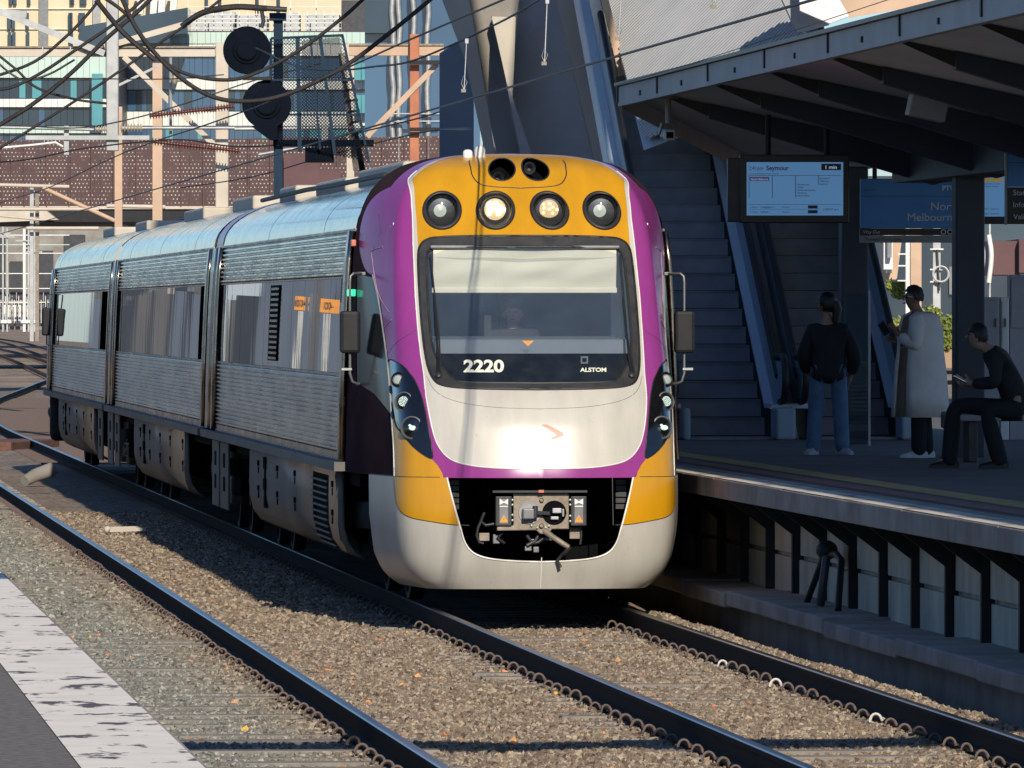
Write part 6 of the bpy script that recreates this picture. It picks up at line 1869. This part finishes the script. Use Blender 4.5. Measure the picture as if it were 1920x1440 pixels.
def person(name, base, label, J, fac, skin, shoes, cloth, hair, extra=None):
    """J: joints in metres relative to base, x right, y away from the camera, z up (camera-aligned)"""
    base = Vector(base)
    P = thing(name, base, label, 'person')
    Q = {k: base + RV * v[0] + FV * v[1] + UP * v[2] for k, v in J.items()}
    V = []; E = []; R = []; ix = {}
    def a(k, r, par=None):
        ix[k] = len(V); V.append(Q[k]); R.append(r)
        if par: E.append((ix[par], ix[k]))
    a('pelvis', (.125, .10)); a('waist', (.115, .09), 'pelvis'); a('chest', (.14, .10), 'waist'); a('neck0', (.06, .06), 'chest'); a('neck', (.05, .052), 'neck0'); a('jaw', .068, 'neck'); a('head', .095, 'jaw'); a('crown', .075, 'head')
    for s in 'LR':
        a('sh' + s, .055, 'chest'); a('el' + s, .042, 'sh' + s); a('wr' + s, .028, 'el' + s)
        a('hip' + s, .085, 'pelvis'); a('kn' + s, .058, 'hip' + s); a('an' + s, .034, 'kn' + s); a('toe' + s, .018, 'an' + s)
    for s in 'LR':
        dv = (Q['wr' + s] - Q['el' + s])
        if 'hd' + s in J: dv = RV * J['hd' + s][0] + FV * J['hd' + s][1] + UP * J['hd' + s][2]
        hand_graph(V, E, R, ix['wr' + s], dv, (RV * J['th' + s][0] + FV * J['th' + s][1] + UP * J['th' + s][2]) if 'th' + s in J else -FV, .55, UP if 'up' + s in J else -UP)
    body = skin_mesh('body', V, E, R, skin, P)
    # face: nose, brow, ears, mouth, eyes
    f = (RV * fac[0] + FV * fac[1] + UP * fac[2]).normalized(); up = (Q['crown'] - Q['jaw']).normalized(); f = (f - up * f.dot(up)).normalized(); sd = f.cross(up).normalized()
    hc = Q['head'] - up * .015
    MB().add([hc + f * .083 + up * .012, hc + f * .085 - up * .03 + sd * .014, hc + f * .085 - up * .03 - sd * .014, hc + f * .107 - up * .026], [(0, 1, 3), (0, 3, 2), (1, 2, 3)]).build('nose', skin, P)
    MB().ball(hc + f * .076 - up * .055, .022, .012, .006, 8, 5).build('mouth', M['red_line'], P)
    for s in (-1, 1):
        MB().ball(hc + f * .074 + up * .01 + sd * .03 * s, .012, .012, .007, 8, 6).build('eye', M['hair_black'], P)
        MB().ball(hc + sd * .078 * s - up * .012, .014, .02, .03, 8, 6).build('ear', skin, P, smooth=60)
    # hair cap
    mb = MB(); n, m = 18, 10; rows = []
    for i in range(m + 1):
        th = math.pi * .5 - math.pi * hair.get('drop', .62) * i / m
        row = []
        for k in range(n):
            an = 2 * math.pi * k / n; dd = f * math.cos(an) + sd * math.sin(an)
            rad = .099 + .004 * math.sin(5 * an + 3 * i) + (.006 if i < 5 else 0)
            fr_ = math.cos(an)
            th2 = th if fr_ < .35 else max(th, hair.get('fringe', .28))
            row.append(hc + up * (.022 + rad * 1.10 * math.sin(th2)) + dd * (rad * math.cos(th2)) * (1.0 if fr_ > 0 else 1.06) - f * .006)
        rows.append(row)
    mb.grid(rows, closed=True); hr_ = mb.build('hair', M['hair_black'], P, smooth=80)
    if hair.get('tail'):
        MB().tube([hc - f * .09 + up * .05, hc - f * .13 - up * .02, hc - f * .12 - up * .16], [.045, .05, .03], 10).build('hair', M['hair_black'], P, smooth=80)
    # clothes follow the same joints, a little fuller
    for cn, mat, chains in cloth:
        V2 = []; E2 = []; R2 = []; id2 = {}
        for ch in chains:
            prev = None
            for k, r in ch:
                kk = k
                if kk in id2: prev = id2[kk]; continue
                if isinstance(k, tuple): pos = Q[k[0]].lerp(Q[k[1]], k[2])
                else: pos = Q[k]
                id2[kk] = len(V2); V2.append(pos); R2.append(r)
                if prev is not None: E2.append((prev, id2[kk]))
                prev = id2[kk]
        skin_mesh(cn, V2, E2, R2, M[mat], P)
    for s in 'LR':
        an, to = Q['an' + s], Q['toe' + s]; dv = (to - an); dv.z = 0
        dv = dv.normalized() if dv.length > .01 else -FV
        sdv = Vector((dv.y, -dv.x, 0))
        z0 = base.z
        c0 = Vector((an.x, an.y, z0))
        rows = []
        for tt, w_, h_ in ((-.085, .028, .055), (-.05, .040, .085), (.03, .040, .085), (.10, .046, .062), (.16, .042, .045), (.19, .022, .030)):
            c = c0 + dv * tt
            rows.append([c - sdv * w_ + UP * .004, c - sdv * w_ * 1.05 + UP * h_ * .5, c - sdv * w_ * .5 + UP * h_, c + sdv * w_ * .5 + UP * h_, c + sdv * w_ * 1.05 + UP * h_ * .5, c + sdv * w_ + UP * .004])
        mb = MB().grid(rows, closed=True); mb.add(rows[0], [(5, 4, 3, 2, 1, 0)]); mb.add(rows[-1], [(0, 1, 2, 3, 4, 5)])
        mb.build('shoe', M[shoes], P, smooth=60)
    if extra: extra(P, Q, f, up, sd, hc)
    return P
JK = [[(('pelvis', 'waist', -.35), (.17, .135)), ('pelvis', (.175, .14)), ('waist', (.165, .13)), ('chest', (.165, .135)), ('neck0', (.085, .085))], [('chest', .15), ('shL', .078), ('elL', .066), (('elL', 'wrL', .93), .05)], [('chest', .15), ('shR', .078), ('elR', .066), (('elR', 'wrR', .93), .05)]]
TR = [[('pelvis', (.13, .10)), ('hipL', .100), ('knL', .085), (('knL', 'anL', 1.19), .082)], [('pelvis', .12), ('hipR', .100), ('knR', .085), (('knR', 'anR', 1.19), .082)]]
# person in black jacket and jeans, back half turned, waiting by the column
b = WZ(1553, 853, PZ)
person('person', b, 'person in black jacket and loose blue jeans standing before the escalators', dict(
    pelvis=(0, 0, .86), waist=(0, 0, 1.0), chest=(.0, .0, 1.20), neck0=(-.005, 0, 1.34), neck=(-.01, 0, 1.39), jaw=(-.03, .02, 1.44), head=(-.02, .01, 1.51), crown=(-.015, .01, 1.57),
    shL=(-.16, 0, 1.235), elL=(-.25, -.03, .98), wrL=(-.20, .12, .82), shR=(.16, 0, 1.235), elR=(.27, -.02, .98), wrR=(.23, .10, .80),
    hipL=(-.10, 0, .82), knL=(-.125, 0, .46), anL=(-.15, .0, .08), toeL=(-.20, -.12, .03), hipR=(.10, 0, .82), knR=(.12, 0, .46), anR=(.14, .02, .08), toeR=(.20, -.10, .03)),
    (-.9, .5, -.1), M['skin_light'], 'shoe_white', [('jacket', 'jacket_black', [[(('pelvis', 'waist', -1.15), (.225, .185)), ('pelvis', (.20, .17)), ('waist', (.195, .165)), ('chest', (.19, .155)), ('neck0', (.10, .10))]] + [[('chest', .15), ('sh' + c, .092), ('el' + c, .085), (('el' + c, 'wr' + c, .95), .062)] for c in 'LR']), ('jeans', 'denim', TR)], dict(tail=True, drop=.75))
# person in the long cream coat, facing left, looking at a phone
def coat(P, Q, f, up, sd, hc):
    rows = []
    for z, w_, dp, op in ((1.42, .09, .09, .35), (1.38, .17, .13, .34), (1.25, .205, .165, .34), (1.05, .21, .19, .34), (.85, .235, .21, .34), (.62, .25, .215, .36), (.40, .265, .215, .40)):
        c = P.location + UP * z + RV * .02
        row = []
        for k in range(25):
            an = math.pi + .62 + op + (2 * math.pi - 2 * op) * k / 24
            row.append(c + RV * (w_ * math.cos(an) + .012 * math.sin(6 * an) * (1.4 - z)) + FV * (dp * math.sin(an)))
        rows.append(row)
    o = MB().grid(rows).build('coat_body', M['coat_cream'], P, smooth=70)
    s_ = o.modifiers.new('thickness', 'SOLIDIFY'); s_.thickness = .02
    MB().bar(hc + f * .085 + up * .012 - sd * .06, hc + f * .085 + up * .012 + sd * .06, .012, .034, UP).build('sunglasses', M['band_black'], P, bevel=.006)
    for s in (-1, 1): MB().bar(hc + f * .08 + up * .014 + sd * .066 * s, hc - f * .01 + up * .014 + sd * .082 * s, .006, .012, UP).build('glasses_arm', M['band_black'], P)
    ph = Q['wrL'] + (RV * -.13 + UP * .05)
    pn = thing('mobile_phone', ph, 'black mobile phone held up by the person in the cream coat', 'phone')
    MB().cbox(ph, .075, .012, .15, Matrix.Rotation(math.radians(-35), 3, 'Y') @ Matrix.Rotation(math.radians(25), 3, 'X')).build('case', M['sign_black'], pn, bevel=.006)
    MB().cbox(ph + RV * .006 + FV * .008, .066, .002, .14, Matrix.Rotation(math.radians(-35), 3, 'Y') @ Matrix.Rotation(math.radians(25), 3, 'X')).build('display', M['screen_dark'], pn)
b = WZ(1722, 859, PZ)
CT2 = [[('neck0', (.08, .08)), ('chest', (.17, .12)), ('shL', .085), ('elL', .080), (('elL', 'wrL', .9), .062)], [('chest', .15), ('shR', .082), ('elR', .072), (('elR', 'wrR', .9), .055)]]
person('person', b, 'person in long cream coat and white shoes looking at a phone', dict(
    pelvis=(.03, 0, .90), waist=(.02, 0, 1.05), chest=(.03, 0, 1.27), neck0=(.0, 0, 1.41), neck=(-.02, 0, 1.46), jaw=(-.055, 0, 1.50), head=(-.055, 0, 1.575), crown=(-.035, 0, 1.635),
    shL=(-.03, -.17, 1.34), elL=(-.02, -.22, 1.08), wrL=(-.21, -.10, 1.22), shR=(.06, .17, 1.34), elR=(.04, .20, 1.08), wrR=(-.20, .03, 1.12),
    hdL=(-.6, .1, .8), thL=(.5, -.5, .3), hdR=(-.8, -.2, .5), thR=(.2, .6, .4),
    hipL=(.03, -.09, .86), knL=(.0, -.10, .48), anL=(.0, -.10, .08), toeL=(-.15, -.12, .03), hipR=(.04, .09, .86), knR=(.05, .10, .48), anR=(.08, .08, .08), toeR=(-.06, .06, .03)),
    (-.92, -.25, -.30), M['skin_tan'], 'shoe_white', [('sleeves', 'coat_cream', CT2), ('shirt', 'tee_white', [[(('pelvis', 'waist', .3), (.14, .12)), ('waist', (.15, .13)), ('chest', (.155, .125)), ('neck0', (.07, .07))]]), ('trousers', 'trouser_black', TR)], dict(fringe=.35, drop=.6), coat)
# seated person leaning over a phone on a low bench at the right
bn = thing('platform_bench', WZ(1880, 868, PZ), 'low grey bench under the seated person in black', 'bench')
bb = WZ(1880, 866, PZ)
MB().cbox(bb + UP * .42 + RV * .14, 1.25, .42, .06).build('seat', M['concrete_grey'], bn, bevel=.015)
for s in (-.45, .45): MB().cbox(bb + UP * .195 + RV * (.14 + s), .09, .34, .39).build('leg', M['steel_dark'], bn, bevel=.01)
MB().cbox(bb + UP * .40 - RV * .50 - FV * .02, .14, .36, .16).build('armrest', M['coupler_steel'], bn, bevel=.02)
b = WZ(1868, 878, PZ)
def seated(P, Q, f, up, sd, hc):
    ph = Q['wrL'] + RV * -.10 + UP * .03
    pn = thing('mobile_phone', ph, 'pale phone in the hands of the seated person', 'phone')
    MB().cbox(ph, .13, .07, .012, Matrix.Rotation(math.radians(28), 3, 'Y')).build('case', M['sign_black'], pn, bevel=.004)
    MB().cbox(ph + UP * .009, .12, .062, .002, Matrix.Rotation(math.radians(28), 3, 'Y')).build('display', M['pale_emit'], pn)
person('person', b, 'person dressed in black sitting hunched over a phone on the bench', dict(
    pelvis=(.20, .05, .56), waist=(.15, .04, .74), chest=(.02, .02, .95), neck0=(-.07, 0, 1.08), neck=(-.12, 0, 1.12), jaw=(-.19, 0, 1.13), head=(-.18, 0, 1.21), crown=(-.15, 0, 1.27),
    shL=(-.02, -.17, 1.02), elL=(-.02, -.24, .77), wrL=(-.24, -.10, .78), shR=(.05, .16, 1.03), elR=(.02, .22, .80), wrR=(-.22, .04, .76),
    hdL=(-.9, .1, .2), thL=(.3, .3, .8), hdR=(-.9, -.1, .2), thR=(.3, -.3, .8), upL=(0, 0, 1), upR=(0, 0, 1),
    hipL=(.16, -.08, .54), knL=(-.10, -.12, .53), anL=(.02, -.12, .09), toeL=(-.13, -.12, .03), hipR=(.16, .10, .54), knR=(-.38, .12, .58), anR=(-.42, .12, .09), toeR=(-.57, .10, .03)),
    (-.80, -.05, -.60), M['skin_light'], 'shoe_black', [('jacket', 'jacket_black', JK), ('trousers', 'trouser_black', TR)], dict(fringe=.1, drop=.62), seated)
# the driver behind the windscreen
b = Vector((.02 + TX, 1.95, 1.45))
dq = W(990, 590, 73.35)
k_ = dq - b
person('person', Vector((dq.x, 2.25, 1.10)), 'driver in dark jacket sitting behind the train windscreen', dict(
    pelvis=(0, .1, .85), waist=(0, .08, .98), chest=(0, .0, 1.20), neck0=(0, 0, 1.30), neck=(0, 0, 1.34), jaw=(0, -.02, 1.38), head=(0, -.02, 1.45), crown=(0, -.01, 1.50),
    shL=(-.18, 0, 1.24), elL=(-.24, -.12, 1.02), wrL=(-.12, -.34, 1.08), shR=(.18, 0, 1.24), elR=(.24, -.12, 1.02), wrR=(.12, -.34, 1.08),
    hipL=(-.1, .08, .82), knL=(-.14, -.3, .85), anL=(-.14, -.3, .5), toeL=(-.14, -.4, .45), hipR=(.1, .08, .82), knR=(.14, -.3, .85), anR=(.14, -.3, .5), toeR=(.14, -.4, .45)),
    (0, -1, -.1), M['skin_light'], 'shoe_black', [('jacket', 'jacket_black', JK), ('trousers', 'trouser_black', TR)], dict(drop=.6))
# ------------------------------------------------------------------ loose ballast, last because it is evaluated by geometry nodes
def scatter(name, x0, x1, y0, y1, dens, smin, smax, seed, mat):
    xs = [x0 + (x1 - x0) * i / 60 for i in range(61)]; n = int((y1 - y0) / .7)
    rows = [[(x, y0 + (y1 - y0) * j / n, bed_z(x, y0 + (y1 - y0) * j / n)) for x in xs] for j in range(n + 1)]
    o = MB().grid(rows).build(name, mat)
    ng = bpy.data.node_groups.new(name, 'GeometryNodeTree')
    ng.interface.new_socket('Geometry', in_out='INPUT', socket_type='NodeSocketGeometry')
    ng.interface.new_socket('Geometry', in_out='OUTPUT', socket_type='NodeSocketGeometry')
    N = lambda t_: ng.nodes.new(t_)
    gi, go = N('NodeGroupInput'), N('NodeGroupOutput')
    dp = N('GeometryNodeDistributePointsOnFaces'); dp.inputs['Density'].default_value = dens; dp.inputs['Seed'].default_value = seed
    ng.links.new(gi.outputs[0], dp.inputs['Mesh'])
    gti = N('GeometryNodeJoinGeometry')
    for k in range(4):
        ic = N('GeometryNodeMeshIcoSphere'); ic.inputs['Radius'].default_value = .5; ic.inputs['Subdivisions'].default_value = 1
        sp = N('GeometryNodeSetPosition'); nt = N('ShaderNodeTexNoise'); nt.noise_dimensions = '4D'
        nt.inputs['W'].default_value = k * 7.3 + seed; nt.inputs['Scale'].default_value = 1.6
        sub = N('ShaderNodeVectorMath'); sub.operation = 'SUBTRACT'; sub.inputs[1].default_value = (.5, .5, .5)
        sc = N('ShaderNodeVectorMath'); sc.operation = 'SCALE'; sc.inputs['Scale'].default_value = 1.1
        ng.links.new(nt.outputs['Color'], sub.inputs[0]); ng.links.new(sub.outputs[0], sc.inputs[0]); ng.links.new(sc.outputs[0], sp.inputs['Offset'])
        ng.links.new(ic.outputs['Mesh'], sp.inputs['Geometry'])
        g2 = N('GeometryNodeGeometryToInstance'); ng.links.new(sp.outputs[0], g2.inputs[0]); ng.links.new(g2.outputs[0], gti.inputs[0])
    ip = N('GeometryNodeInstanceOnPoints'); ip.inputs['Pick Instance'].default_value = True
    rr = N('FunctionNodeRandomValue'); rr.data_type = 'FLOAT_VECTOR'; rr.inputs[0].default_value = (0, 0, 0); rr.inputs[1].default_value = (6.28, 6.28, 6.28)
    rs = N('FunctionNodeRandomValue'); rs.data_type = 'FLOAT_VECTOR'; rs.inputs[0].default_value = (smin, smin, smin * .7); rs.inputs[1].default_value = (smax, smax, smax * .8)
    rs.inputs['Seed'].default_value = seed + 5
    ng.links.new(dp.outputs['Points'], ip.inputs['Points']); ng.links.new(gti.outputs[0], ip.inputs['Instance'])
    ng.links.new(rr.outputs[0], ip.inputs['Rotation']); ng.links.new(rs.outputs[0], ip.inputs['Scale'])
    sm = N('GeometryNodeSetMaterial'); sm.inputs['Material'].default_value = mat
    ng.links.new(ip.outputs[0], sm.inputs['Geometry']); ng.links.new(sm.outputs[0], go.inputs[0])
    md = o.modifiers.new('scatter', 'NODES'); md.node_group = ng
    return o
tag(scatter('ballast_stones', -5.2, 1.80, -28, 2, 440, .026, .066, 3, M['stone']), 'grey brown crushed stone ballast between and around the rails', 'ballast', kind='stuff')
tag(scatter('ballast_stones', -5.2, -.6, 2, 45, 200, .034, .078, 4, M['stone']), 'crushed stone ballast beside the standing train', 'ballast', kind='stuff')
t = NT('leaf'); oi = t.n('ShaderNodeObjectInfo')
t.color(t.ramp(oi.outputs['Random'], [(0.0, (.55, .20, .06)), (.4, (.62, .30, .14)), (.7, (.70, .40, .04)), (1.0, (.50, .08, .05))])); t.set(.8)
tag(scatter('fallen_leaves', -5.2, 1.5, -27, 1, 1.0, .03, .09, 9, t.m), 'orange and yellow fallen leaves scattered over the ballast', 'leaves', kind='stuff')
